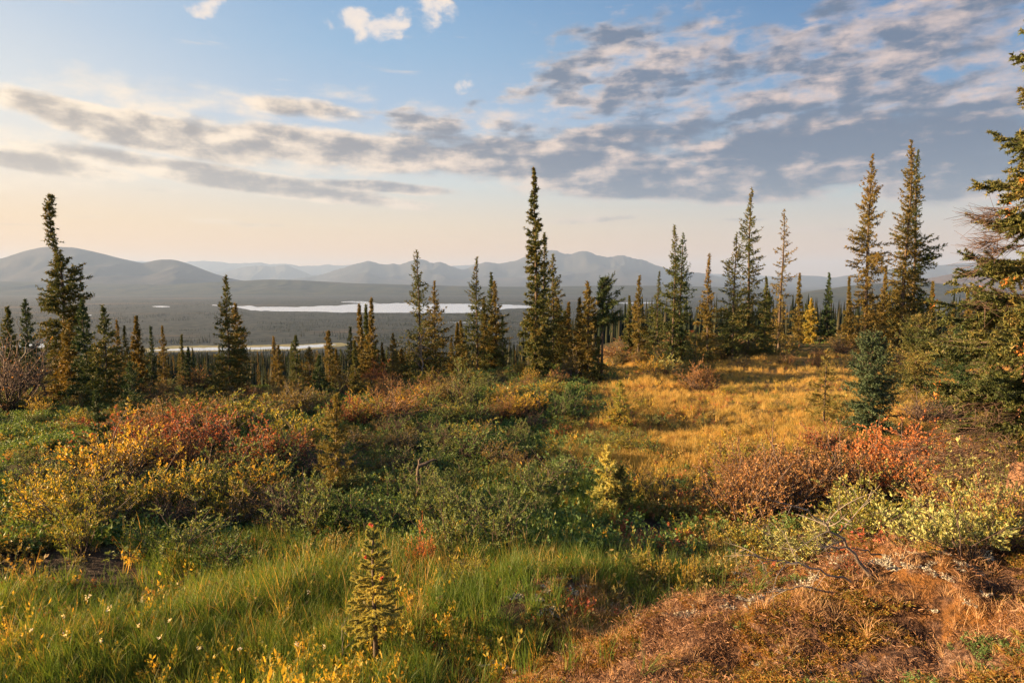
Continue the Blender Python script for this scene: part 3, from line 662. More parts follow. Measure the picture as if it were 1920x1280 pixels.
# px, top, dist|None, base|None, half-width px at the foot, material, options, label
DK, OL, GN = 'needles_dark', 'needles_olive', 'needles'
def bent(H):
    return lambda s: (H * .022 * (np.tanh((s - .3) * 4) - np.tanh((s - .72) * 11) - .06) - .012 * H, 0 * s)
HERO = [
 (100, 370, 30, None, 38, GN, dict(lean=bent, bump=.55, needles=24000, nb=300, power=.001, reach=lambda a, t: np.interp(t, [0, .1, .3, .5, .62, .68, .74, .8, .95, 1], [.75, .8, .72, .6, .5, .42, .2, .17, .16, .08])), 'tall crooked spruce bent sideways near its top'),
 (12, 575, 33, None, 24, GN, {}, 'spruce cut by the frame edge beyond the grey dead thicket'),
 (48, 562, 35, None, 20, DK, dict(power=.5), 'blunt dark spruce just before the crooked one'),
 (128, 600, 28, None, 22, OL, dict(power=.4), 'orange lit stubby spruce leaning on the crooked one'),
 (155, 562, 27, None, 26, DK, {}, 'dark narrow spruce next after the crooked one'),
 (193, 573, 26, None, 34, GN, {}, 'wide skirted dark spruce, second after the crooked one'),
 (218, 602, 29, None, 18, OL, {}, 'slim spruce close against the wide skirted one'),
 (234, 612, 31, None, 14, GN, {}, 'thin sparse spruce behind the wide skirted one'),
 (256, 594, 32, None, 16, OL, dict(power=.45), 'blunt olive spruce standing apart after the wide skirted one'),
 (282, 613, 33, None, 12, DK, dict(power=.4), 'pencil thin spruce, dark, before the river bend'),
 (304, 612, 34, None, 12, OL, dict(power=.5), 'pencil thin spruce, olive, at the start of the river bend'),
 (340, 628, 38, None, 10, GN, {}, 'very thin spruce crossing the river bend'),
 (353, 652, 34, None, 12, DK, {}, 'short green spruce below the river bend'),
 (424, 517, 31, None, 34, GN, dict(needles=12000), 'full cone spruce, taller of the joined pair by the river'),
 (442, 570, 32, None, 20, OL, {}, 'shorter spruce joined to the full cone by the river'),
 (514, 632, 36, None, 9, OL, dict(power=.4), 'needle thin spruce behind a low conical one'),
 (521, 648, 34, None, 15, OL, {}, 'low conical spruce past the full cone pair'),
 (554, 630, 29, None, 18, GN, dict(bump=.6), 'ragged topped spruce in the row under the river end'),
 (580, 652, 30, None, 20, OL, {}, 'broad low olive spruce after the ragged topped one'),
 (598, 668, 26, None, 16, DK, {}, 'short deep green spruce in front of the row'),
 (616, 621, 28, None, 19, OL, dict(power=.4, topclub=.25), 'stout brown spruce with a clubbed top at the river end'),
 (630, 655, 34, None, 11, OL, {}, 'little spruce tucked behind the stout brown one'),
 (657, 614, 30, None, 14, GN, {}, 'narrow spruce before the close cluster of three'),
 (675, 572, 34, None, 15, OL, dict(bump=.5), 'lowest of the close cluster of three spruces'),
 (687, 573, 35, None, 15, GN, {}, 'middle of the close cluster of three spruces'),
 (696, 560, 33, None, 18, OL, dict(bump=.5), 'tallest of the close cluster of three spruces'),
 (665, 640, 27, None, 13, GN, {}, 'small dark spruce at the foot of the close cluster'),
 (704, 642, 37, None, 9, DK, {}, 'tiny thin spruce just past the close cluster'),
 (717, 644, 35, None, 10, OL, {}, 'small thin spruce halfway to the conical one'),
 (736, 626, 31, None, 17, OL, dict(power=.7), 'neat conical olive spruce before the tall ragged one'),
 (752, 655, 33, None, 11, OL, {}, 'small conical spruce just past the neat one'),
 (784, 470, 30, None, 28, GN, dict(power=.55, bump=.6, needles=11000, topclub=.22), 'tall ragged spruce in front of the lake'),
 (815, 527, 31, None, 27, OL, dict(power=.75), 'spruce with a thin spire over a wide skirt, by the lake'),
 (846, 633, 38, None, 8, OL, {}, 'thin straw coloured spruce beside the wide skirt'),
 (857, 606, 38, None, 9, OL, dict(power=.45), 'first of three thin orange lit spruces'),
 (864, 602, 39, None, 10, OL, dict(power=.45), 'second of three thin orange lit spruces'),
 (874, 617, 39, None, 8, GN, {}, 'last and shortest of three thin spruces'),
 (894, 483, 32, None, 24, GN, dict(power=.7, needles=10000), 'slender spire spruce before the ragged cluster'),
 (908, 560, 33, None, 16, OL, {}, 'low spruce filling between the spire and the ragged cluster'),
 (920, 512, 34, None, 19, GN, dict(bump=.5), 'taller of the ragged double spruce by the lake end'),
 (929, 527, 33, None, 22, OL, dict(bump=.5), 'shorter of the ragged double spruce by the lake end'),
 (943, 593, 32, None, 15, GN, {}, 'small spruce leaning at the lake end'),
 (1005, 315, 26, None, 21, GN, dict(needles=20000, nb=210, power=.66), 'tallest central spruce rising above the mountain'),
 (1019, 437, 29, None, 21, GN, dict(bump=.5), 'second spruce half hidden behind the tallest central one'),
 (1038, 476, 30, None, 28, GN, dict(bump=.4), 'third spruce stepping down from the tallest central one'),
 (1046, 560, 31, None, 18, OL, {}, 'light green spruce at the foot of the stepped three'),
 (1067, 568, 34, None, 10, OL, dict(power=.4), 'thin straw spruce alone after the stepped three'),
 (1058, 585, 35, None, 8, GN, {}, 'faint thin spruce between the stepped three and the straw one'),
 (1103, 529, 27, None, 24, OL, dict(power=.6), 'orange lit spruce before the club headed one'),
 (1088, 560, 29, None, 16, OL, {}, 'lower spruce at the edge of the orange lit one'),
 (1122, 632, 26, None, 13, GN, {}, 'short spruce at the foot of the club headed one'),
 (1180, 556, 39, None, 11, GN, {}, 'thin shorter spruce of the slim pair'),
 (1199, 517, 37, None, 19, OL, dict(power=.5), 'taller and fuller spruce of the slim pair'),
 (1235, 510, 38, None, 23, GN, dict(power=.9), 'airy spruce between the slim pair and the dark twins'),
 (1266, 422, 33, None, 25, GN, dict(power=.65, needles=11000), 'taller of the dark twin spruces'),
 (1279, 437, 33.5, None, 32, DK, dict(power=.7, needles=11000), 'shorter and wider of the dark twin spruces'),
 (1330, 477, 31, None, 24, OL, dict(power=1.1, bump=.5), 'bottlebrush spruce, thin above and tufted below'),
 (1305, 618, 26.5, None, 32, GN, dict(power=.6), 'bushy pale green spruce in front of the bottlebrush one'),
 (1380, 436, 33, None, 38, GN, dict(power=.75, needles=13000), 'wide bushy spruce standing against a taller one'),
 (1410, 352, 34, None, 36, GN, dict(power=.65, needles=15000), 'tall spruce rising behind the wide bushy one'),
 (1437, 520, 35, None, 18, GN, {}, 'low spruce on the far side of the wide bushy one'),
 (1469, 394, 36, None, 22, OL, dict(power=.6, needles=5500, bump=.5, nb=90, topclub=.2), 'thinly clad see-through spruce'),
 (1501, 513, 42, None, 11, OL, dict(power=.5), 'slim spruce after the see-through one'),
 (1511, 570, 44, None, 8, GN, {}, 'little spruce between the slim and the yellow one'),
 (1522, 560, 41, None, 15, 'leaf_gold', dict(nl=.09), 'yellowing small spruce before the dark hill'),
 (1554, 512, 42, None, 16, DK, dict(power=.7), 'dark neat spruce alone before the dark hill'),
 (1594, 520, 40, None, 8, OL, {}, 'bare looking thin spruce beside the great spire'),
 (1636, 290, 36, None, 32, OL, dict(power=.6, needles=16000, nb=170, bump=.5), 'great spire spruce with one branch jutting out'),
 (1660, 500, 37, None, 14, OL, {}, 'small spruce between the great spire and the twin spires'),
 (1708, 262, 37, None, 31, OL, dict(power=.58, needles=17000, nb=180), 'taller of the twin spires'),
 (1725, 280, 37.6, None, 31, GN, dict(power=.6, needles=16000, nb=170), 'shorter of the twin spires'),
 (1750, 528, 42, None, 11, OL, {}, 'small spruce just past the twin spires'),
 (1788, 580, 45, None, 9, OL, {}, 'tiny spruce below the brown hill'),
 (1816, 541, 44, None, 11, OL, {}, 'first small spruce beside the big near tree'),
 (1833, 538, 44, None, 11, OL, {}, 'second small spruce beside the big near tree'),
 (1550, 655, None, 800, 30, 'needles_gold', dict(power=.8, needles=5500, nb=60, nl=.06, nw=.016, tufts=.16, bump=.15, flat=.25), 'small open branched spruce in the golden meadow'),
 (1163, 715, None, 805, 20, 'leaf_yg', dict(power=.8, needles=3500, nb=50, nl=.06, nw=.016, bump=.2), 'yellow green young spruce at the meadow edge'),
 (1138, 838, None, 965, 20, 'needles_sapling', dict(power=.7, needles=9000, nb=80, nl=.045, nw=.013, tufts=.12), 'orange lit young spruce in the hollow, taller of two'),  # paler needle material, its sunlit look comes from the colour
 (1165, 878, None, 968, 17, 'needles_near', dict(power=.5, needles=5000, nb=60, nl=.045, nw=.012), 'darker shorter young spruce beside the orange lit one'),
 (630, 742, None, 940, 25, 'needles_gold', dict(power=.5, needles=11000, nb=100, nl=.055, nw=.014), 'narrow young spruce rising from the green willows'),
 (180, 735, None, 880, 28, DK, dict(power=.75, needles=7000, nb=64, nl=.06, nw=.015, tufts=.18, flat=.25), 'deep green young spruce beside the red birch'),
 (247, 682, None, 800, 28, DK, dict(power=.65, needles=7000, nb=70, nl=.07, nw=.018, flat=.3), 'deep green spruce below the pencil thin row'),
]
for i, (px, top, dist, bs_, hw, mt, opt, lab) in enumerate(HERO):
    if dist and px < 770: dist = dist * .88
    x, y, z, H, d = stand(px, top, dist, bs_)
    o = dict(needles=9500, nb=int(90 + H * 9), power=.80, tpm=7, base_t=.03, nl=.10, nw=.040, wood_k=.5, tr=.010)
    o.update(opt)
    if 'needles' in opt and dist: o['needles'] = int(opt['needles'] * .95)
    if 'power' in opt and dist and 'reach' not in opt: o['power'] = max(.62, opt['power'] * 1.15)
    if dist and H > 7: o['needles'] = int(o['needles'] * (1.45 if px < 1500 else 2.1))
    if hw < 20 and dist: o['power'] = max(o['power'], .8)
    if callable(o.get('lean')): o['lean'] = o['lean'](H)
    R = hw / 1280 * d * (1.62 if hw >= 20 else 1.25)
    if H < 3.0 and 'nl' not in opt: o['nl'] = .07; o['nw'] = .022; o['needles'] = 7000
    g = spruce_geo(100 + i, H, R, **o)
    tree('spruce', (x, y, z), g, (M['bark'], M[mt]), lab)
    LAND.append((x, y, lab))
    USED[lab] = 1

# club-headed broken spruce
def club():
    x, y, z, H, d = stand(1130, 528, 27)
    g1 = spruce_geo(900, H, .62, nb=90, tpm=7, needles=9000, base_t=.50, power=.25, bump=.8, topclub=1.0, droop=.5,
                    reach=lambda a, t: (.55 + .6 * (np.cos(a) > -.3)) * np.where(t > .93, .6, 1) * (.5 + .9 * np.abs(np.sin(t * 14))))
    tree('spruce', (x, y, z), g1, (M['bark'], M[DK]), 'dark broken spruce with a club shaped head')
club()

# foreground sapling, needles one by one
def sapling():
    x, y = hit1(705, 1262); z = float(ground(x, y)); _, _, zt = at(700, 985, y); H = zt - z
    g = spruce_geo(55, H, .225, nb=118, tpm=18, needles=150000, nl=.0135, nw=.0046, inner=False, base_t=.24, power=.62, bump=.28, droop=.02, tufts=.072, wander=.02, tr=.013, twigwood=True, flat=.16, curl=.14, wood_k=.3)
    r = tree('spruce_sapling', (x, y, z), g, (M['bark'], M['needles_sapling']), 'pale green spruce sapling in the foreground grass with bare lower stem', 'spruce sapling')
    # two-forked leader
    rng = np.random.default_rng(4); tips = g[3][3]; sel = tips[rng.choice(len(tips), 5, False)]
    n = 60 * len(sel); b_ = np.repeat(sel, 60, 0) + rng.normal(0, .004, (n, 3)); d_ = unit(rng.normal(size=(n, 3))); s_ = unit(np.cross(d_, rng.normal(size=(n, 3))))
    V = np.stack([b_ - s_ * .0025, b_ + s_ * .0025, b_ + d_ * .013], 1).reshape(-1, 3)
    obj('red_buds', mesh('red_buds', V, None, np.arange(n * 3).reshape(-1, 3)), M['redbud'], r, kind='stuff')
sapling()

# round dense blue-green spruce, juniper-like bush behind it
def dense(px, top, bs_, hw, mt, seed, lab, power=.28, needles=26000, cat='spruce tree', nl=.05):
    x, y, z, H, d = stand(px, top, None, bs_)
    g = spruce_geo(seed, H, hw / 1280 * d * 1.15, nb=190, tpm=12, needles=int(needles * 1.4), nl=nl, nw=nl * .42, base_t=.02, power=power, bump=.3, droop=.1, flat=.6, curl=.3)
    tree('spruce', (x, y, z), g, (M['bark'], M[mt]), lab, cat)
dense(1640, 632, 815, 46, 'needles_blue', 801, 'round dense blue green spruce in front of the great spire')
dense(1722, 598, 745, 52, 'needles_near', 802, 'bushy brownish spruce behind the round blue green one', .35)
dense(1668, 640, 760, 20, 'needles_near', 803, 'slender light green spruce touching the round blue green one', .6, 6000)
dense(1805, 600, 800, 50, 'needles_dark', 804, 'wide dark bushy spruce in front of the big near tree', .45, 22000)

# the big near spruce on the right
def big():
    px, bs_ = 1918, 985
    x, y = hit1(px, bs_); z = float(ground(x, y)); H = 11.5
    K = y / 1280; H = 11.2
    hh = lambda py_: (530 - py_) * K - z
    pys = [985, 900, 830, 780, 700, 640, 600, 570, 540, 470, 390, 300, 250, 200, 100, 50, -100, -300]
    ext = [100, 130, 180, 235, 250, 245, 215, 180, 140, 105, 105, 92, 85, 75, 80, 75, 60, 30]
    hs = [hh(p) for p in pys]
    def reach(a, t):
        return np.interp(t * H, hs, [e * K * .88 for e in ext])
    g = spruce_geo(777, H, 1.0, nb=500, tpm=14, needles=290000, lean=lambda s: (s * .22, 0 * s), nl=.034, nw=.0145, inner=False, base_t=.07, power=.001, bump=.30, droop=.12, reach=reach, tr=.013, twigwood=True, flat=.3, curl=.28, tufts=.36, bare=.10, sides=10, wood_k=.62)
    r = tree('spruce', (x, y, z), g, (M['bark_red'], M['needles_near']), 'big near spruce with reddish trunk and long drooping boughs')
    st, td, tl, tips = g[3]
    rng = np.random.default_rng(8)
    # orange buds at branch tips
    sel = tips[rng.choice(len(tips), 90, False)]; n = 26 * len(sel)
    b_ = np.repeat(sel, 26, 0) + rng.normal(0, .022, (n, 3)); d_ = unit(rng.normal(size=(n, 3))); s_ = unit(np.cross(d_, rng.normal(size=(n, 3))))
    V = np.stack([b_ - s_ * .006, b_ + s_ * .006, b_ + d_ * .03], 1).reshape(-1, 3)
    obj('buds', mesh('buds', V, None, np.arange(n * 3).reshape(-1, 3)), M['cones'], r, kind='stuff')
    # dead bare twigs: long arching boughs that fork twice
    P = []; Rd = []
    for (h0, a0, l0, k, up) in [(hh(p_), a_ * pi, w_ * K, k_, u_) for (p_, a_, w_, k_, u_) in [(395, .98, 112, 12, .12), (425, 1.04, 108, 12, -.05), (450, .95, 100, 10, -.2), (800, 1.02, 235, 12, .05), (840, 1.12, 200, 12, 0), (780, 1.2, 190, 12, .1), (860, .9, 180, 10, .1), (820, 1.28, 170, 10, 0), (740, 1.1, 200, 9, .0), (545, 1.0, 110, 9, .0)]]:
        u = np.linspace(0, 1, 8)
        ax_ = np.stack([np.cos(a0) * u * l0, np.sin(a0) * u * l0, h0 + l0 * (up * u - .25 * u ** 2)], -1)
        ax_[:, 2] += .03 * np.sin(u * 7 + k); P.append(ax_); Rd.append(.011 * (1 - .85 * u))
        for j in range(int(k * 2.2)):
            q = rng.uniform(.2, 1); b0 = np.array([np.interp(q, u, ax_[:, m]) for m in range(3)])
            a1 = a0 + rng.choice([-1, 1]) * rng.uniform(.3, .9); l1 = rng.uniform(.15, .5) * (1.25 - q) * l0 * .8 + .1
            d1 = np.array([cos(a1), sin(a1), rng.normal(-.12, .3)]); w = np.stack([b0 + d1 * l1 * s - np.array([0, 0, .2]) * l1 * s * s for s in u])
            P.append(w); Rd.append(.0042 * (1 - .7 * u))
            for m in range(5):
                q2 = rng.uniform(.25, 1); b1 = np.array([np.interp(q2, u, w[:, c]) for c in range(3)]); a2 = a1 + rng.normal(0, .7); l2 = rng.uniform(.08, .24)
                d2 = np.array([cos(a2), sin(a2), rng.normal(-.1, .4)]); P.append(np.stack([b1 + d2 * l2 * s for s in u])); Rd.append(.0024 * (1 - .6 * u))
    v, q = tubes(np.array(P), np.array(Rd), 3)
    obj('dead_twigs', mesh('dead_twigs', v, q), M['twig_dead'], r)
big()

# ------------------------------------------------------------------ small slope trees: copies of a few
HP = sorted((h[0], h[-1]) for h in HERO if h[2])
def gap(px):
    k = sum(1 for h in HP if h[0] < px)
    return ('left of the ' + short(HP[k][1])) if k < len(HP) and (k == 0 or HP[k][0] - px < px - HP[k - 1][0]) else ('right of the ' + short(HP[k - 1][1]))
protos = []
for k in range(8):
    H = 4.0
    mt = (GN, OL, DK, OL, GN, OL, GN, OL)[k]
    g = spruce_geo(300 + k, H, (.42, .5, .38, .55, .34, .45, .6, .36)[k], nb=55, tpm=5, needles=2600, nl=.13, nw=.04, base_t=.03, power=(.5, .7, .6, .45, .5, .8, .7, .4)[k], bump=.5)
    tv, tq = g[0]; wv, wq = g[1]; nv, nt_ = g[2]
    a_ = mesh('trunk', tv, tq, None, True); a_.materials.append(M['bark'])
    b_ = mesh('branches', wv, wq); b_.materials.append(M['bark'])
    c_ = mesh('crown', nv, None, nt_); c_.materials.append(M[mt])
    protos.append((a_, b_, c_))
def small_tree(k, x, y, s, sw, rz, label, group):
    r = root('spruce', (x, y, float(ground(x, y))), rz, label, 'spruce tree', group); r.scale = (sw, sw, s)
    for nm, me in zip(('trunk', 'branches', 'crown'), protos[k]):
        o = bpy.data.objects.new(nm, me); COL.objects.link(o); o.parent = r
rng = np.random.default_rng(21)
cnt = 0
while cnt < 298:
    px = rng.uniform(-40, 1960); d = rng.uniform(30, 120)
    x = (px - 960) / 1280 * d; y = d
    ye, s_ = edge_y(x, y)
    if y < ye + 2: continue
    if rng.uniform() > (1.0 if 190 < px < 790 else .4 if px < 1000 else .22): continue
    zg = float(ground(x, y)); Ht = rng.uniform(1.8, 4.6) * (1.15 if d > 60 else .85)
    top = float(proj(x, y, zg + Ht)[1])
    if top < rng.uniform(636, 672) or top > 735: continue
    wl = ('small spruce WHR the slope %s' if px < 1000 else 'small spruce beyond the meadow rim %s') % gap(px)
    wl = wl.replace('small spruce', 'tiny spruce' if Ht < 2.6 else 'small spruce' if Ht < 3.4 else 'slim spruce' if Ht < 4.2 else 'taller spruce').replace('WHR', 'atop' if d < 48 else 'midway down' if d < 80 else 'far down')
    wl = ' '.join(wl.split()[:16])
    small_tree(int(rng.integers(8)), x, y, Ht / 4.0, rng.uniform(.55, .85) * (Ht / 4) ** .6 * (d / 60) ** .35, rng.uniform(0, 6.28), wl, 'spruces on the slope' if px < 1000 else 'spruces beyond the meadow rim')
    cnt += 1

# ------------------------------------------------------------------ valley forest, far too many to count: simple spires
def forest():
    rng = np.random.default_rng(5)
    n = 160000
    d = 80 * (4200 / 80) ** (rng.uniform(0, 1, n) ** .68)
    a = rng.uniform(-.70, .70, n)
    x = d * np.tan(a); y = d
    px = 960 + 1280 * np.tan(a)
    z = ground(x, y)
    keep = (z > VAL + 1) | (vnoise(x * .0022, y * .004, 61) + .5 * vnoise(x * .01, y * .02, 62) > -.35)
    # keep water and marsh open
    pyg = proj(x, y, z)[1]
    for (x0, x1, t0, t1) in [(-50, 112, 643, 653), (262, 470, 646, 660), (470, 660, 642, 658), (395, 470, 570, 584), (470, 900, 568, 588), (900, 1000, 570, 581), (1130, 1240, 565, 570), (1430, 1610, 601, 607), (280, 320, 572, 577), (140, 175, 588, 593)]:
        keep &= ~((px > x0) & (px < x1) & (pyg > t0) & (pyg < t1))
    keep &= rng.uniform(size=n) < np.clip(.25 + .75 * vnoise(x * .02, y * .02, 63) + .4, .12, 1)
    x, y, z, d = x[keep], y[keep], z[keep], d[keep]
    d2 = rng.uniform(62, 420, 16000); x2 = d2 * np.tan(rng.uniform(-.70, .70, 16000)); z2 = ground(x2, d2)
    x = np.concatenate([x, x2]); y = np.concatenate([y, d2]); z = np.concatenate([z, z2]); d = np.concatenate([d, d2]); n = len(x)
    h = rng.uniform(3.5, 9, n) * (.8 + .3 * vnoise(x * .01, y * .01, 64)); h = h * np.interp(d, [75, 200, 500], [.55, .72, 1.1]); w = h * rng.uniform(.07, .13, n)
    rot = rng.uniform(0, 2.1, n)
    # each spire: three uneven stacked tiers of three faces joined to a point
    vs = []
    for k in range(3):
        an = rot + k * 2 * pi / 3
        vs.append(np.stack([x + w * np.cos(an), y + w * np.sin(an), z - .2 + 0 * x], -1))
    vs.append(np.stack([x + .02 * h, y, z + h], -1))
    V = np.stack(vs, 1).reshape(-1, 3); o = (np.arange(n) * 4)[:, None]
    T = np.concatenate([o + [[0, 1, 3]], o + [[1, 2, 3]], o + [[2, 0, 3]]], 0)
    me = mesh('forest', V, None, T)
    m, t, out = newmat('distant_spruce'); gi = nd(t, 'ShaderNodeNewGeometry')
    col = ramp(t, gi.outputs['Random Per Island'], [(0, (.014, .022, .014)), (.6, (.030, .040, .024)), (1, (.060, .055, .034))])
    b = nd(t, 'ShaderNodeBsdfPrincipled'); t.links.new(col, b.inputs[0]); b.inputs['Roughness'].default_value = .9; b.inputs['Specular IOR Level'].default_value = .05; t.links.new(b.outputs[0], out.inputs[0])
    obj('forest', me, m, label='spruce forest covering the slope foot and the valley floor', cat='forest', kind='stuff')
forest()

# ================================================================== shrubs
def shrub_geo(seed, ns=26, leaves=2400, ll=.055, lw=.020, spread=.75, hfrac=1.0, low=.25, round_=False, updir=.5, twn=7):
    rng = np.random.default_rng(seed)
    u = np.linspace(0, 1, 6)
    a = rng.uniform(0, 2 * pi, ns); t_ = rng.uniform(0, 1, ns) ** .6 * spread; h = hfrac * np.where(rng.uniform(size=ns) < .25, rng.uniform(.95, 1.3, ns), rng.uniform(.45, .9, ns)) * (1 - .35 * (t_ / spread) ** 2)
    r0 = rng.uniform(0, .12, ns); bend = rng.normal(0, .08, (ns, 2))
    P = np.stack([np.cos(a)[:, None] * (r0[:, None] + t_[:, None] * u ** 1.0 * .8) + bend[:, :1] * np.sin(u * 5), np.sin(a)[:, None] * (r0[:, None] + t_[:, None] * u * .8) + bend[:, 1:] * np.sin(u * 4.2), h[:, None] * (u - .12 * u * u)], -1)
    P[:, 0, 2] = -.08
    wood = [tubes(P, np.repeat((.012 * (1 - .75 * u))[None], ns, 0), 3)]
    # twigs
    m = ns * twn; si = np.repeat(np.arange(ns), twn); q = rng.uniform(low, 1, m); k = np.minimum((q * 5).astype(int), 4); f = (q * 5 - k)[:, None]
    b0 = P[si, k] * (1 - f) + P[si, k + 1] * f; tdir = unit(P[si, k + 1] - P[si, k])
    d = unit(tdir * .8 + unit(rng.normal(size=(m, 3))) * .9 + np.array([0, 0, .25])); l = rng.uniform(.12, .34, m) * (1.15 - .5 * q)
    v5 = np.linspace(0, 1, 3); TP = b0[:, None] + d[:, None] * (l[:, None] * v5)[:, :, None]
    wood.append(tubes(TP, np.repeat((.0045 * (1 - .6 * v5))[None], m, 0), 3))
    # leaves
    ti = rng.integers(0, m, leaves); s = rng.uniform(.1, 1.05, leaves)
    b1 = b0[ti] + d[ti] * (l[ti] * s)[:, None]
    ld = unit(d[ti] * .7 + unit(rng.normal(size=(leaves, 3))) * .8 + np.array([0, 0, updir]))
    L = ll * rng.uniform(.55, 1.25, leaves); Wd = lw * rng.uniform(.7, 1.2, leaves)
    sd_ = unit(np.cross(ld, unit(rng.normal(size=(leaves, 3))))); nrm = np.cross(ld, sd_)
    mid = b1 + ld * (L * .5)[:, None] - nrm * (Wd * .22)[:, None]
    V = np.stack([b1, mid + sd_ * Wd[:, None] * .5, b1 + ld * L[:, None], mid - sd_ * Wd[:, None] * .5], 1).reshape(-1, 3)
    Q = np.arange(leaves * 4).reshape(-1, 4)
    return join(wood), (V, Q)
SH = {}
def shproto(kind):
    if kind in SH: return SH[kind]
    spec = dict(
        willow=dict(m='leaf_green', ll=.050, lw=.018, leaves=3000, low=.1), deep=dict(m='leaf_deep', ll=.048, lw=.019, leaves=3000, low=.1), yg=dict(m='leaf_yg', ll=.048, lw=.019, leaves=2700),
        gold=dict(m='leaf_gold', ll=.046, lw=.019, leaves=2300), red=dict(m='leaf_red', ll=.030, lw=.024, leaves=3000, ns=34), rust=dict(m='leaf_rust', ll=.026, lw=.021, leaves=3800, ns=38),
        orange=dict(m='leaf_orange', ll=.034, lw=.026, leaves=3200, ns=34), pale=dict(m='leaf_pale', ll=.062, lw=.025, leaves=2300), olive=dict(m='leaf_olive', ll=.045, lw=.022, leaves=2600, ns=30),
        bare=dict(m='leaf_rust', ll=.022, lw=.018, leaves=260, ns=40, twn=12))[kind]
    m = spec.pop('m'); res = []
    for k in range(4):
        (wv, wq), (lv, lq) = shrub_geo(hash_(kind) + k * 13, **spec)
        a_ = mesh('stems', wv, wq); a_.materials.append(M['twig_grey'] if kind in ('olive',) else M['twig'])
        b_ = mesh('leaves', lv, lq); b_.materials.append(M[m]); res.append((a_, b_))
    SH[kind] = res; return res
def hash_(s_): return sum(ord(c) * (i + 3) for i, c in enumerate(s_)) % 5000
SHR = np.random.default_rng(77)
NAMES = dict(willow='willow_shrub', deep='willow_shrub', yg='willow_shrub', gold='willow_shrub', red='dwarf_birch', rust='dwarf_birch', orange='dwarf_birch', pale='willow_shrub', olive='willow_shrub', bare='dead_shrub')
def shrub(kind, x, y, h, w, label, group=None):
    me = shproto(kind)[int(SHR.integers(4))]
    r = root(NAMES[kind], (x, y, float(ground(x, y)) - .03), SHR.uniform(0, 6.28), label, NAMES[kind].split('_')[0] + (' birch' if 'birch' in NAMES[kind] else ' shrub'), group)
    r.scale = (w, w, h)
    for nm, m in zip(('stems', 'leaves'), me):
        o = bpy.data.objects.new(nm, m); COL.objects.link(o); o.parent = r
    return r
def shrub_px(kind, px, base, hpx, wpx, label, group=None):
    """shrub whose foot is seen at px,base and which looks hpx tall and wpx wide"""
    x, y = hit1(px, base); d = y
    shrub(kind, x, y, hpx / 1280 * d * 1.08, wpx / 2 / 1280 * d / .62, label, group)

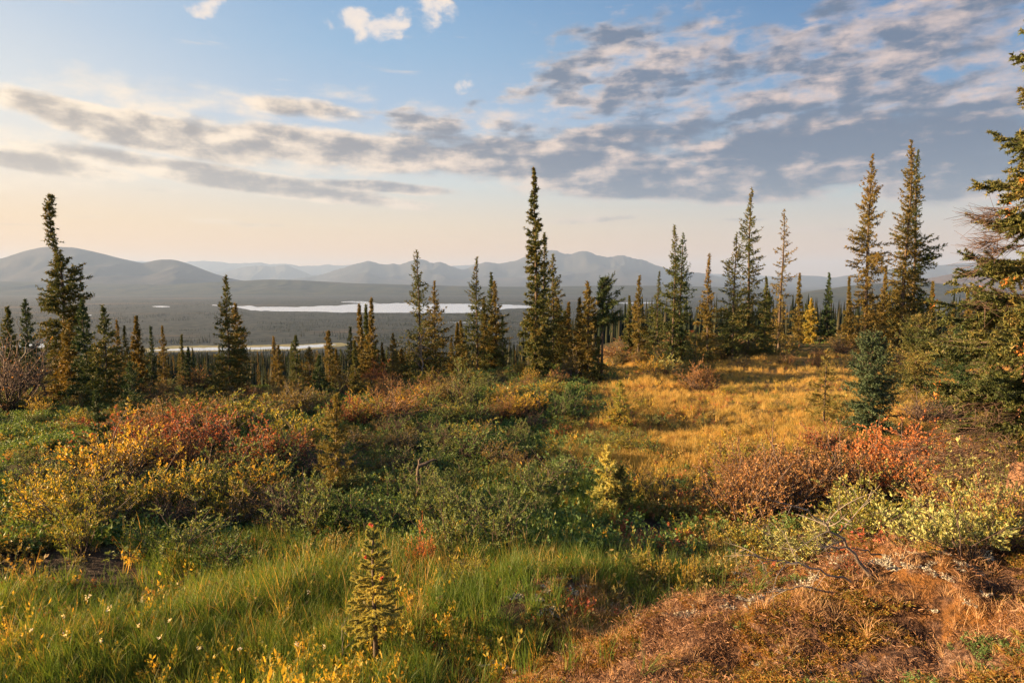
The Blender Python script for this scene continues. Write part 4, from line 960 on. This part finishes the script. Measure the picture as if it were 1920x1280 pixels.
NAMED = [
 ('gold', 100, 985, 130, 190, 'orange and gold willow over the dark mud at the left edge'),
 ('gold', 225, 905, 135, 210, 'brightest yellow willow below the deep green young spruce'),
 ('gold', 330, 960, 120, 170, 'sparse golden willow next to the brightest yellow one'),
 ('yg', 415, 985, 130, 170, 'mixed green and gold willow with thin upright tips'),
 ('gold', 500, 940, 90, 130, 'small orange tipped willow before the narrow young spruce'),
 ('yg', 150, 1040, 110, 130, 'upright yellow shoots at the rim of the mud'),
 ('red', 250, 850, 85, 200, 'bright red dwarf birch beside the deep green young spruce'),
 ('red', 370, 850, 95, 190, 'crimson dwarf birch in the middle of the left thicket'),
 ('red', 500, 885, 110, 190, 'dark red dwarf birch behind the orange tipped willow'),
 ('yg', 440, 815, 85, 200, 'yellow green willow crowning the left thicket'),
 ('yg', 560, 850, 100, 150, 'tall yellow green willow next to the narrow young spruce'),
 ('red', 655, 800, 60, 90, 'small red dwarf birch right behind the narrow young spruce'),
 ('willow', 330, 1045, 90, 210, 'low spreading green willow above the sedge'),
 ('deep', 430, 1065, 70, 160, 'deep green willow touching the sedge meadow'),
 ('willow', 560, 1005, 110, 180, 'green willow with yellow tips before the narrow young spruce'),
 ('deep', 660, 985, 75, 160, 'deep green willow at the foot of the narrow young spruce'),
 ('deep', 735, 1010, 75, 140, 'deep green willow behind the sapling'),
 ('willow', 800, 985, 70, 130, 'dull green willow between sapling and snag'),
 ('willow', 850, 1045, 120, 170, 'green willow beside the brown leaved twig'),
 ('willow', 930, 1040, 120, 160, 'leafy willow with pale tips, centre of the hollow'),
 ('yg', 885, 1110, 95, 110, 'small round cream tipped willow in the hollow'),
 ('orange', 790, 1080, 95, 60, 'thin brown leaved twig standing behind the sapling'),
 ('deep', 900, 870, 75, 150, 'green willow above the dead snag'),
 ('willow', 1010, 935, 80, 160, 'olive green willow behind the leafy centre willow'),
 ('yg', 880, 840, 60, 110, 'yellow tipped willow at the end of the dark gully'),
 ('deep', 1060, 905, 60, 150, 'deep green willow before the young spruce pair'),
 ('gold', 1210, 945, 75, 90, 'open yellow willow just past the young spruce pair'),
 ('gold', 1160, 800, 60, 70, 'yellow willow wrapped round the yellow green young spruce'),
 ('gold', 985, 780, 65, 110, 'orange lit willow below the tallest central spruce'),
 ('orange', 715, 725, 45, 90, 'rounded orange red birch below the neat conical spruce'),
 ('gold', 1222, 705, 45, 60, 'bright lemon willow on the lit rim'),
 ('pale', 1245, 700, 42, 70, 'pale willow beside the bright lemon one'),
 ('rust', 1400, 985, 150, 210, 'big brown birch mound, its near flank'),
 ('rust', 1480, 970, 150, 220, 'big brown birch mound, its crown'),
 ('rust', 1560, 950, 145, 190, 'big brown birch mound, the side by the red birch'),
 ('red', 1540, 850, 65, 110, 'wine red birch above the brown birch mound'),
 ('yg', 1420, 1040, 80, 160, 'yellow green willow low before the brown birch mound'),
 ('pale', 1510, 1050, 80, 150, 'pale leaved willow at the toe of the brown birch mound'),
 ('orange', 1650, 910, 120, 150, 'orange birch in front of the round blue green spruce'),
 ('orange', 1740, 880, 95, 190, 'wide orange red birch under the big near tree'),
 ('orange', 1690, 950, 120, 150, 'rusty orange birch between the pale willows'),
 ('rust', 1800, 900, 80, 170, 'brown birch in the shade of the big near tree'),
 ('pale', 1620, 985, 90, 140, 'pale green willow between brown mound and orange birch'),
 ('pale', 1720, 1030, 115, 170, 'large leaved pale willow on the lit bank'),
 ('pale', 1810, 1040, 130, 190, 'large leaved pale willow, fullest on the bank'),
 ('yg', 1890, 1040, 120, 150, 'yellow leaved willow at the foot of the big near tree'),
 ('pale', 1870, 990, 110, 150, 'shaded pale willow against the big trunk'),
 ('red', 1590, 1075, 60, 80, 'small scarlet leaved birch at the dead branches'),
 ('rust', 1310, 735, 60, 90, 'brown birch round the bushy pale green spruce'),
 ('olive', 1290, 680, 45, 150, 'olive thicket behind the dark twin spruces'),
 ('rust', 1190, 672, 35, 150, 'brown thicket between the slim pair and the rim'),
 ('rust', 1090, 680, 35, 90, 'small brown thicket behind the orange lit spruce'),
 ('gold', 75, 780, 45, 50, 'little orange willow in the dull ground at the left edge'),
 ('yg', 140, 800, 40, 60, 'small yellow willow left of the deep green young spruce'),
 ('bare', 20, 765, 150, 170, 'dark leafless thicket at the left edge'),
 ('bare', 60, 720, 90, 130, 'thin grey leafless bush behind the leaning dead trunk'),
 ('bare', 600, 900, 80, 140, 'leafless grey twigs behind the green willows'),
 ('bare', 1740, 800, 70, 140, 'leafless shrub under the dark bushy spruce'),
 ('willow', 1140, 1040, 40, 70, 'knee high willow sprig at the green hollow edge'),
 ('gold', 1240, 1095, 75, 60, 'spindly yellow leaved shoot at the brown bank'),
 ('gold', 1295, 1110, 95, 40, 'taller spindly shoot with few yellow leaves'),
 ('yg', 1205, 1080, 70, 60, 'spindly green leaved shoot in the wet hollow'),
]
for k, px, b0, hp, wp, lb in NAMED: shrub_px(k, px, b0, hp, wp, lb)

# shrub cover between the named ones: zones of kinds (x0,x1,y0,y1,count,kinds,height m, label, group)
ZONES = [
 (0, 240, 722, 775, 26, ['deep', 'willow', 'rust', 'olive'], (.35, .6), 'low dull green shrub under the trees at the left edge', 'low shrubs under the crooked spruce'),
 (240, 620, 728, 790, 62, ['olive', 'willow', 'rust', 'yg', 'olive'], (.45, .8), 'grey green shrub on the back slope of the left thicket', 'back shrubs of the left thicket'),
 (620, 960, 712, 800, 62, ['olive', 'yg', 'gold', 'rust', 'willow'], (.45, .8), 'yellowish shrub on the knoll below the lake', 'knoll shrubs'),
 (960, 1100, 700, 790, 26, ['olive', 'rust', 'gold', 'deep'], (.4, .75), 'mixed shrub around the tallest central spruce', 'shrubs round the central spruce'),
 (200, 620, 800, 900, 26, ['willow', 'yg', 'red', 'olive', 'rust'], (.55, .95), 'mixed shrub inside the red and yellow thicket', 'thicket shrubs'),
 (640, 1000, 800, 900, 46, ['willow', 'deep', 'olive', 'deep', 'bare'], (.35, .65), 'low green shrub around the dark gully', 'gully shrubs'),
 (60, 560, 900, 1010, 26, ['willow', 'yg', 'olive', 'willow', 'bare'], (.5, .8), 'green shrub at the near edge of the left thicket', 'near shrubs of the left thicket'),
 (560, 1040, 900, 1000, 34, ['deep', 'willow', 'deep', 'willow'], (.35, .6), 'low deep green shrub in the shaded hollow', 'hollow shrubs'),
 (1040, 1240, 800, 880, 18, ['willow', 'deep', 'yg'], (.25, .45), 'low green shrub where the hollow meets the meadow', 'meadow edge shrubs'),
 (1120, 1900, 648, 690, 56, ['rust', 'olive', 'rust', 'deep', 'olive'], (.4, .85), 'brown shrub along the rim behind the meadow', 'rim shrubs'),
 (1120, 1620, 715, 860, 44, ['rust', 'yg', 'olive', 'willow', 'gold'], (.15, .36), 'tiny shrub dotted in the golden meadow', 'meadow shrubs'),
 (1320, 1620, 880, 960, 14, ['rust', 'rust', 'yg'], (.5, .8), 'brown shrub filling the birch mound', 'birch mound shrubs'),
 (1600, 1900, 930, 1010, 10, ['pale', 'yg', 'rust'], (.4, .7), 'shrub filling between the pale bank willows', 'bank shrubs'),
 (0, 200, 790, 900, 14, ['willow', 'gold', 'rust', 'deep'], (.2, .4), 'ankle high shrub in the dull ground left of the thicket', 'dull ground shrubs'),
]
zr = np.random.default_rng(33)
KD = dict(willow='green willow', deep='deep green willow', yg='yellow green willow', gold='golden willow', red='red birch', rust='brown birch', orange='orange birch', pale='pale willow', olive='olive shrub', bare='leafless shrub')
SIZE = lambda h: 'tiny ' if h < .3 else 'low ' if h < .5 else '' if h < .7 else 'tall '
for (x0, x1, y0, y1, n, kinds, (h0, h1), lb, gr) in ZONES:
    pxs = zr.uniform(x0, x1, n); pys = zr.uniform(y0, y1, n)
    xs, ys, ts = hit(pxs, pys)
    for i in range(n):
        if not np.isfinite(xs[i]) or ys[i] > 60: continue
        k = kinds[int(zr.integers(len(kinds)))]
        h = zr.uniform(h0, h1) * (1.3 if zr.uniform() < .15 else 1)
        shrub(k, float(xs[i]), float(ys[i]), h, h * zr.uniform(.9, 1.5), where_label(float(xs[i]), float(ys[i]), SIZE(h) + KD[k]), gr)

# ================================================================== ground cover (uncountable): instanced tufts
lib = bpy.data.collections.new('tuft_sources')
def blades(seed, n, L, w, spread, bend, heads=False):
    rng = np.random.default_rng(seed); u = np.linspace(0, 1, 4)
    a = rng.uniform(0, 2 * pi, n); rr = rng.uniform(0, spread, n); a2 = a + rng.normal(0, .8, n)
    l = L * rng.uniform(.5, 1.1, n); bd = bend * rng.uniform(.3, 1.3, n)
    px = np.cos(a)[:, None] * rr[:, None] + np.cos(a2)[:, None] * (bd * l)[:, None] * u ** 1.8
    py = np.sin(a)[:, None] * rr[:, None] + np.sin(a2)[:, None] * (bd * l)[:, None] * u ** 1.8
    pz = l[:, None] * (u - .18 * u ** 2 * bd[:, None] * 2) - .02
    P = np.stack([px, py, pz], -1); f = rng.uniform(0, 2 * pi, n); sd_ = np.stack([np.cos(f), np.sin(f), 0 * f], -1)
    ww = w * (1 - u ** 1.5 * .92)
    V = np.stack([P - sd_[:, None] * ww[None, :, None] * .5, P + sd_[:, None] * ww[None, :, None] * .5], 2)
    q = grid_quads(4, 2); Q = (q[None] + (np.arange(n) * 8)[:, None, None]).reshape(-1, 4)
    return V.reshape(-1, 3), Q
def sprigs(seed, n, L, ll, lw, spread):
    rng = np.random.default_rng(seed)
    a = rng.uniform(0, 2 * pi, n); rr = rng.uniform(0, spread, n) ; d = unit(np.stack([np.cos(a) * .6, np.sin(a) * .6, 1 + 0 * a], -1) + rng.normal(0, .25, (n, 3)))
    k = 9; b0 = np.stack([np.cos(a) * rr, np.sin(a) * rr, 0 * a], -1); s = rng.uniform(.15, 1, (n, k)); h = L * rng.uniform(.5, 1, n)
    B = (b0[:, None] + d[:, None] * (s * h[:, None])[..., None]).reshape(-1, 3); m = len(B)
    ld = unit(rng.normal(size=(m, 3)) + np.array([0, 0, .6])); sd_ = unit(np.cross(ld, rng.normal(size=(m, 3)))); l_ = ll * rng.uniform(.6, 1.2, m); w_ = lw * rng.uniform(.7, 1.2, m)
    V = np.stack([B, B + ld * (l_ * .5)[:, None] + sd_ * w_[:, None] * .5, B + ld * l_[:, None], B + ld * (l_ * .5)[:, None] - sd_ * w_[:, None] * .5], 1).reshape(-1, 3)
    Q = np.arange(m * 4).reshape(-1, 4)
    tp = np.stack([b0, b0 + d * h[:, None]], 1); tv, tq = tubes(tp, np.full((n, 2), .0016), 3)
    return np.concatenate([V, tv]), np.concatenate([Q, tq + len(V)])
def litter(seed, n, L, w, spread):
    rng = np.random.default_rng(seed); a = rng.uniform(0, 2 * pi, n); rr = spread * rng.uniform(0, 1, n) ** .6
    b0 = np.stack([np.cos(a) * rr, np.sin(a) * rr, rng.uniform(-.005, .03, n)], -1); d = unit(rng.normal(size=(n, 3)) * [1, 1, .45] + [0, 0, .15]); l = L * rng.uniform(.4, 1.2, n)
    bend = unit(rng.normal(size=(n, 3))) * .35; sd_ = unit(np.cross(d, rng.normal(size=(n, 3))))
    u = np.linspace(0, 1, 3); P = b0[:, None] + d[:, None] * (l[:, None] * u)[..., None] + bend[:, None] * (l[:, None] * u ** 2)[..., None]
    ww = w * np.array([1, .9, .25]); V = np.stack([P - sd_[:, None] * ww[None, :, None] * .5, P + sd_[:, None] * ww[None, :, None] * .5], 2)
    q = grid_quads(3, 2); Q = (q[None] + (np.arange(n) * 6)[:, None, None]).reshape(-1, 4)
    return V.reshape(-1, 3), Q
def protocol(name, geos, mat):
    c = bpy.data.collections.new(name)
    for k, (v, q) in enumerate(geos):
        me = mesh(name, v, q); me.materials.append(mat); o = bpy.data.objects.new(f'{name}_{k}', me); c.objects.link(o)
    return c
def scatter(name, pts, rot, scl, coll, nvar, label, cat):
    me = bpy.data.meshes.new(name); me.vertices.add(len(pts)); me.vertices.foreach_set('co', np.asarray(pts, np.float32).ravel())
    a1 = me.attributes.new('rot', 'FLOAT_VECTOR', 'POINT'); a1.data.foreach_set('vector', np.asarray(rot, np.float32).ravel())
    a2 = me.attributes.new('scl', 'FLOAT_VECTOR', 'POINT'); a2.data.foreach_set('vector', np.asarray(scl, np.float32).ravel())
    a3 = me.attributes.new('idx', 'INT', 'POINT'); a3.data.foreach_set('value', (np.arange(len(pts)) * 7 % nvar).astype(np.int32))
    ng = bpy.data.node_groups.new(name, 'GeometryNodeTree')
    ng.interface.new_socket('Geometry', in_out='INPUT', socket_type='NodeSocketGeometry'); ng.interface.new_socket('Geometry', in_out='OUTPUT', socket_type='NodeSocketGeometry')
    gi = ng.nodes.new('NodeGroupInput'); go = ng.nodes.new('NodeGroupOutput')
    mp = ng.nodes.new('GeometryNodeMeshToPoints'); ip = ng.nodes.new('GeometryNodeInstanceOnPoints'); ci = ng.nodes.new('GeometryNodeCollectionInfo')
    ci.inputs[0].default_value = coll; ci.inputs['Separate Children'].default_value = True; ci.inputs['Reset Children'].default_value = True
    def na(nm, dt):
        n = ng.nodes.new('GeometryNodeInputNamedAttribute'); n.data_type = dt; n.inputs[0].default_value = nm; return n.outputs[0]
    er = ng.nodes.new('FunctionNodeEulerToRotation')
    L_ = ng.links.new
    L_(gi.outputs[0], mp.inputs[0]); L_(mp.outputs[0], ip.inputs['Points']); L_(ci.outputs[0], ip.inputs['Instance']); ip.inputs['Pick Instance'].default_value = True
    L_(na('idx', 'INT'), ip.inputs['Instance Index']); L_(na('rot', 'FLOAT_VECTOR'), er.inputs[0]); L_(er.outputs[0], ip.inputs['Rotation']); L_(na('scl', 'FLOAT_VECTOR'), ip.inputs['Scale'])
    L_(ip.outputs[0], go.inputs[0])
    o = obj(name, me, None, label=label, cat=cat, kind='stuff'); md = o.modifiers.new('scatter', 'NODES'); md.node_group = ng
    return o
GR = np.random.default_rng(99)
def mudf(px, py): return 1 - .93 * sm(.35, .7, np.exp(-((px - 110) / 190) ** 2 - ((py - 1065) / 42) ** 2) + .25 * vnoise(px * .03, py * .06, 55) + .8 * np.exp(-((px - 950) / 60) ** 2 - ((py - 1150) / 30) ** 2) + .6 * np.exp(-((px - 1230) / 120) ** 2 - ((py - 985) / 30) ** 2))
def candidates(n, d0, d1, pw_=1.0, amax=.72):
    d = d0 * (d1 / d0) ** (GR.uniform(0, 1, n) ** pw_); a = GR.uniform(-amax, amax, n); x = d * np.tan(a); y = d
    z = ground(x, y); px, py = proj(x, y, z); return x, y, z, px, py, d
def emit(name, c, prob, h0, h1, coll, nv, label, cat, wide=1.0):
    x, y, z, px, py, d = c; k = GR.uniform(size=len(x)) < prob * mudf(px, py)
    x, y, z = x[k], y[k], z[k]; n = len(x)
    s = GR.uniform(h0, h1, n) * (1 + .25 * vnoise(x * .6, y * .6, 81))
    scatter(name, np.stack([x, y, z], -1), np.stack([GR.normal(0, .10, n), GR.normal(0, .10, n), GR.uniform(0, 6.28, n)], -1), np.stack([s * wide, s * wide, s], -1), coll, nv, label, cat)
    return n
c_green = protocol('sedge_tuft', [blades(k, 20, 1.0, .017, .20, (.35, .6, .45, .8, .5)[k]) for k in range(5)], M['grass'])
c_gold = protocol('gold_tuft', [blades(20 + k, 26, 1.0, .026, .30, .40) for k in range(5)], M['grass_gold'])
c_dry = protocol('dry_tuft', [blades(40 + k, 22, 1.0, .020, .30, .65) for k in range(5)], M['grass_dry'])
c_sd = protocol('straw_tuft', [blades(140 + k, 9, 1.0, .016, .25, (.4, .7, .5, .9)[k]) for k in range(4)], M['grass_gold'])
c_spg = protocol('green_sprig', [sprigs(60 + k, 12, 1.0, .26, .11, .55) for k in range(4)], M['leaf_deep'])
c_spo = protocol('olive_sprig', [sprigs(70 + k, 12, 1.0, .22, .11, .55) for k in range(4)], M['leaf_olive'])
c_spr = protocol('red_sprig', [sprigs(80 + k, 9, 1.0, .20, .12, .5) for k in range(3)], M['leaf_red'])
c_spy = protocol('gold_sprig', [sprigs(90 + k, 8, 1.0, .20, .085, .35) for k in range(4)], M['leaf_gold'])
c_lit = protocol('litter_tuft', [litter(100 + k, 110, .034, .0034, .14) for k in range(5)], M['litter'])
M['lichen'] = leafmat('pale_lichen', [(.18, .17, .14), (.32, .30, .24), (.48, .45, .38)], .1, .9, .1, .3, 3)
c_lic = protocol('lichen_tuft', [sprigs(130 + k, 30, 1.0, .5, .3, 1.6) for k in range(3)], M['lichen'])
c_mos = protocol('moss_tuft', [sprigs(110 + k, 34, 1.0, .42, .14, 1.1) for k in range(4)], M['moss'])
def nearbank(x, y): return bank_mask(x, y)

c = candidates(52000, 3.2, 24); x, y, z, px, py, d = c
bk = bank_mask(x, y); gm = gold_mask(px, py)
pat = sm(-.5, .35, vnoise(x * .35, y * .35, 91) + .4 * vnoise(x * 1.2, y * 1.2, 92))
sed = sm(860, 780, px) * sm(1010, 1060, py + 22 * vnoise(px * .01, py * .0, 7)) * (1 - np.exp(-((px - 90) / 230) ** 2 - ((py - 1060) / 60) ** 2)) + .42 * sm(780, 860, px) * sm(1500, 1250, px) * sm(880, 960, py) * pat + .28 * sm(860, 900, py) * sm(700, 900, px) * sm(1300, 1100, px) * pat
emit('sedge_grass', c, np.clip(sed * (1 - bk * .93) * (.22 + .78 * sm(-.35, .25, vnoise(x * 1.1, y * 1.1, 112) + .5 * vnoise(x * 3, y * 3, 113))), 0, 1) * np.clip(d / 7, .45, 1), .20, .42, c_green, 5, 'tall green sedge filling the wet hollow', 'grass', .8)
emit('dry_sedge', c, np.clip(sed * (1 - bk) * .17 * sm(-.2, .5, vnoise(x * .9, y * .9, 111)), 0, 1) * np.clip(d / 7, .45, 1), .22, .44, c_sd, 4, 'straw coloured dead sedge blades among the green', 'grass', .8)
c = candidates(30000, 5, 34); x, y, z, px, py, d = c; bk = bank_mask(x, y)
emit('short_grass', c, np.clip((.55 * (1 - gold_mask(px, py)) * (1 - bk) * sm(880, 800, py) + .35 * sm(-.2, .5, vnoise(x * .5, y * .5, 95)) * (1 - bk)), 0, 1), .10, .24, c_green, 5, 'short green grass among the shrubs', 'grass', 1.1)
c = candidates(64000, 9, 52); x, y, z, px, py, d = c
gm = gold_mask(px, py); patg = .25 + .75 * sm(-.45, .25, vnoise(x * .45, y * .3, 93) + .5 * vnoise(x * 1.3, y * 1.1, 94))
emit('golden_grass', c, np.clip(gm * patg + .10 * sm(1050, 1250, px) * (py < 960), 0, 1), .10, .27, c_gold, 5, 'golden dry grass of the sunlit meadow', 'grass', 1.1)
c = candidates(60000, 2.4, 16, 1.1); x, y, z, px, py, d = c; bk = bank_mask(x, y)
emit('dry_grass', c, np.clip(bk * .11 * sm(.0, .7, vnoise(x * 1.3, y * 1.3, 96) + .5 * vnoise(x * 4, y * 4, 196)) + (1 - bk) * (.14 * sm(1000, 1150, px) * sm(930, 1010, py) + .05), 0, 1) * np.clip(d / 5, .4, 1),   .05, .17, c_dry, 5, 'dry straw grass on the brown bank', 'grass', 1.2)
c = candidates(26000, 2.3, 9, 1.0); x, y, z, px, py, d = c; bk = bank_mask(x, y)
emit('ground_litter', c, np.clip(bk * .34 * sm(.0, .55, vnoise(x * 1.9, y * 1.9, 97) + .5 * vnoise(x * 5, y * 5, 197)) + .08 * sm(1000, 1200, px), 0, 1), .7, 1.3, c_lit, 5, 'brown plant litter and lichen on the bank', 'litter')
emit('moss', c, np.clip(bk * .85 * sm(-.25, .3, vnoise(x * 1.6, y * 1.6, 98) + .4 * vnoise(x * 5, y * 5, 198)) + .03, 0, 1), .012, .045, c_mos, 4, 'orange and olive moss patches on the bank', 'moss', 1.5)
emit('lichen', c, np.clip(bk * .22 * sm(.35, .75, vnoise(x * 2.1, y * 2.1, 301) + .5 * vnoise(x * 6, y * 6, 302)), 0, 1), .010, .028, c_lic, 3, 'pale lichen crusts on the bank', 'lichen', 1.6)
emit('crowberry', c, np.clip(bk * .5 * sm(.30, .6, vnoise(x * 1.4, y * 1.4, 311) + .5 * vnoise(x * 5, y * 5, 312)), 0, 1), .03, .07, c_spg, 4, 'low green and red creeping plants on the bank', 'ground plants', 1.2)
emit('bearberry', c, np.clip(bk * .35 * sm(.45, .7, vnoise(x * 1.2 + 9, y * 1.2, 321) + .4 * vnoise(x * 5, y * 5, 322)), 0, 1), .03, .06, c_spr, 3, 'scarlet creeping leaves on the bank', 'ground plants', 1.2)
c = candidates(34000, 5, 46); x, y, z, px, py, d = c; bk = bank_mask(x, y); gm = gold_mask(px, py)
lu = 1 - .8 * sm(1000, 1200, px)
emit('green_undergrowth', c, np.clip((1 - gm) * (1 - bk) * lu * .5 * (.3 + sm(-.3, .4, vnoise(x * .4, y * .4, 99))) * sm(1060, 990, py), 0, 1), .12, .30, c_spg, 4, 'knee high green undergrowth between the shrubs', 'undergrowth')
emit('olive_undergrowth', c, np.clip(((1 - gm) * (1 - bk) * .45 * sm(-.3, .5, vnoise(x * .5, y * .5, 100)) + gm * .16 * sm(-.2, .3, vnoise(x * .8, y * .8, 401)) + .25 * sm(1250, 1350, px) * (py > 850) * (1 - bk)) * sm(1250, 1000, py), 0, 1), .10, .26, c_spo, 4, 'olive and brown undergrowth between the shrubs', 'undergrowth')
emit('red_undergrowth', c, np.clip((1 - bk) * .14 * sm(.1, .6, vnoise(x * .6, y * .6, 101)) + .015, 0, 1), .08, .22, c_spr, 3, 'reddish dwarf birch sprigs dotted over the tundra', 'undergrowth')
c = candidates(9000, 3.2, 30); x, y, z, px, py, d = c; bk = bank_mask(x, y)
emit('gold_undergrowth', c, np.clip(.10 + .55 * sm(1140, 1240, py) * sm(1000, 700, px) - bk * .25, 0, 1) * np.clip(d / 9, .30, 1), .14, .34, c_spy, 4, 'yellow leaved shoots poking through the grass', 'undergrowth', .8)

# cotton heads in the sedge
rng = np.random.default_rng(12)
def cotton():
    n = 16; px = rng.uniform(60, 640, n); py = rng.uniform(1150, 1275, n); xs, ys, _ = hit(px, py); V = []; Q = []
    for i in range(n):
        if not np.isfinite(xs[i]): continue
        z = float(ground(xs[i], ys[i])) + rng.uniform(.18, .32); m = 8
        b_ = np.array([xs[i], ys[i], z]) + rng.normal(0, .006, (m, 3)); d_ = unit(rng.normal(size=(m, 3)) + [0, 0, .5]); s_ = unit(np.cross(d_, rng.normal(size=(m, 3))))
        V.append(np.stack([b_ - s_ * .005, b_ + d_ * .010 + s_ * .006, b_ + d_ * .022, b_ + d_ * .010 - s_ * .006], 1).reshape(-1, 3))
    V = np.concatenate(V); obj('cotton_grass', mesh('cotton_grass', V, np.arange(len(V)).reshape(-1, 4)), M['cotton'], label='white seed fluff of cotton grass in the sedge', cat='cotton grass', kind='stuff')
cotton()

# ================================================================== dead wood and stones
def branchy(name, base_xyz, segs, forks, r0, label, cat, mat='deadwood', seed=0, part='twig'):
    """main stem polyline (relative metres) plus forked twigs, each twig its own part"""
    rg = np.random.default_rng(seed)
    r = root(name, base_xyz, 0, label, cat)
    P = np.array(segs, float); u = np.linspace(0, 1, 12); s0 = np.linspace(0, 1, len(P))
    Q = np.stack([np.interp(u, s0, P[:, i]) for i in range(3)], -1); L = np.linalg.norm(P[-1] - P[0]); Q[1:-1] += rg.normal(0, .012 * L, (10, 3))
    v, q = tubes(Q[None], (r0 * (1 - .75 * u))[None], 7); obj('stem', mesh('stem', v, q, None, True), M[mat], r)
    for k in range(forks):
        f = rg.uniform(.25, 1); b0 = np.array([np.interp(f, u, Q[:, i]) for i in range(3)]); d = unit(unit(P[-1] - P[0]) * .9 + rg.normal(0, .6, 3)); l = L * rg.uniform(.2, .5)
        us = np.linspace(0, 1, 6); T = b0 + d * (l * us)[:, None] + rg.normal(0, .25, 3) * (l * us ** 2)[:, None]
        pts = [T[None]]; rr = [(r0 * .4 * (1 - .8 * us))[None]]
        for m in range(3):
            g = rg.integers(2, 5); d2 = unit(d + rg.normal(0, .6, 3)); l2 = l * rg.uniform(.25, .5); pts.append((T[g] + d2 * (l2 * us)[:, None])[None]); rr.append((r0 * .2 * (1 - .8 * us))[None])
        v, q = tubes(np.concatenate(pts), np.concatenate(rr), 4); obj(part, mesh(part, v, q, None, True), M[mat], r)
    return r
x, y = hit1(788, 948); z = float(ground(x, y)); k = y / 1280
branchy('dead_snag', (x, y, z), [(0, 0, -.1), (-.02, 0, .25), (-.03, 0, 88 * k * .9), (.02, .02, 94 * k)], 0, .045, 'dark dead snag with a bent arm in the green hollow', 'snag', 'bark', 3)
sn_ = bpy.data.objects['dead_snag']
Pp = np.array([[-.02, 0, 88 * k * .88], [.08, 0, 88 * k * .93], [.17, .02, 88 * k * 1.0], [.24, .03, 88 * k * 1.02]]); v, q = tubes(Pp[None], np.array([[.035, .028, .02, .01]]), 6); obj('arm', mesh('arm', v, q, None, True), M['bark'], sn_)
x, y, z = at(792, 735, 27.5); zg = float(ground(x, y))
branchy('dead_tree', (x, y, zg), [(0, 0, -.1), (.02, 0, 1.0), (-.05, 0, at(788, 636, 27.5)[2] - zg)], 14, .035, 'bare dark dead tree in front of the tall ragged spruce', 'dead tree', 'twig_grey', 5)
x, y = hit1(10, 735); z = float(ground(x, y)); k = y / 1280
branchy('leaning_trunk', (x, y, z), [(-.3, 0, .1), (.35, 0, 35 * k), (45 * k, 0, 80 * k), (52 * k, 0, 100 * k)], 9, .06, 'pale leaning dead trunk at the left edge', 'dead trunk', 'deadwood', 6)
for i, (px, py, dx, dz, L, r0, nf, lb) in enumerate([(1600, 1105, -.9, .35, .75, .007, 14, 'grey dead branch fanning up from the bank by the scarlet birch'), (1560, 1118, -.9, .12, .4, .007, 4, 'short pale stick on the bank below the dead branch'),
                                                (1490, 1040, -.7, .5, .5, .012, 7, 'bleached forked twig at the toe of the brown birch mound'), (1660, 1045, -.9, .2, .6, .007, 8, 'pale twig low under the pale willow'),
                                                (1630, 1085, -.6, .6, .7, .012, 9, 'upright grey twig beside the fanning dead branch'), (640, 1262, .1, .9, .45, .005, 3, 'thin dry stalk near the sapling foot')]):
    x, y = hit1(px, py); z = float(ground(x, y)); d = unit(np.array([dx, -.25, dz])) * L
    branchy('dead_branch', (x, y, z + .01), [(0, 0, 0), tuple(d * .5 + [0, 0, .03]), tuple(d)], nf, r0, lb, 'dead branch', 'deadwood', 20 + i)
def stone(px, py, s, lab, seed):
    rg = np.random.default_rng(seed); x, y = hit1(px, py); z = float(ground(x, y))
    th = np.linspace(0, pi, 9); ph = np.linspace(0, 2 * pi, 15)[:-1]; T, Pq = np.meshgrid(th, ph, indexing='ij')
    d = np.stack([np.sin(T) * np.cos(Pq), np.sin(T) * np.sin(Pq), np.cos(T)], -1).reshape(-1, 3)
    r = 1 + .25 * vnoise(d[:, 0] * 1.7 + seed, d[:, 1] * 1.7 + d[:, 2] * 2, seed); v = d * r[:, None] * np.array([s, s * .7, s * .5])
    o = obj('stone', mesh('stone', v, grid_quads(9, 14, True), None, True), M['stone'], label=lab, cat='stone'); o.location = (x, y, z + .1 * s); o.rotation_euler = (0, 0, rg.uniform(0, 3))
m, t, out = newmat('pale_stone'); gp = nd(t, 'ShaderNodeTexCoord'); n = noise(t, gp.outputs['Object'], 25, 6, .7); b = nd(t, 'ShaderNodeBsdfPrincipled'); b.inputs['Roughness'].default_value = .8
t.links.new(ramp(t, n, [(.3, (.20, .19, .19)), (.7, (.45, .42, .40))]), b.inputs['Base Color']); bu = nd(t, 'ShaderNodeBump'); bu.inputs['Distance'].default_value = .01; t.links.new(n.s, bu.inputs['Height']); t.links.new(bu.outputs[0], b.inputs['Normal']); t.links.new(b.outputs[0], out.inputs[0]); M['stone'] = m
stone(742, 1276, .035, 'small grey stone right of the sapling foot', 1)
stone(806, 1279, .05, 'rounded grey stone at the bottom of the picture', 2)
stone(884, 1279, .05, 'pale stone beside the white driftwood', 3)
stone(968, 1262, .03, 'smallest pale stone past the driftwood', 4)
x, y = hit1(955, 1262); z = float(ground(x, y))
branchy('driftwood', (x, y, z + .02), [(0, 0, 0), (-.08, .02, .03), (-.2, 0, .01)], 3, .014, 'white weathered bit of driftwood among the stones', 'driftwood', 'deadwood', 44)
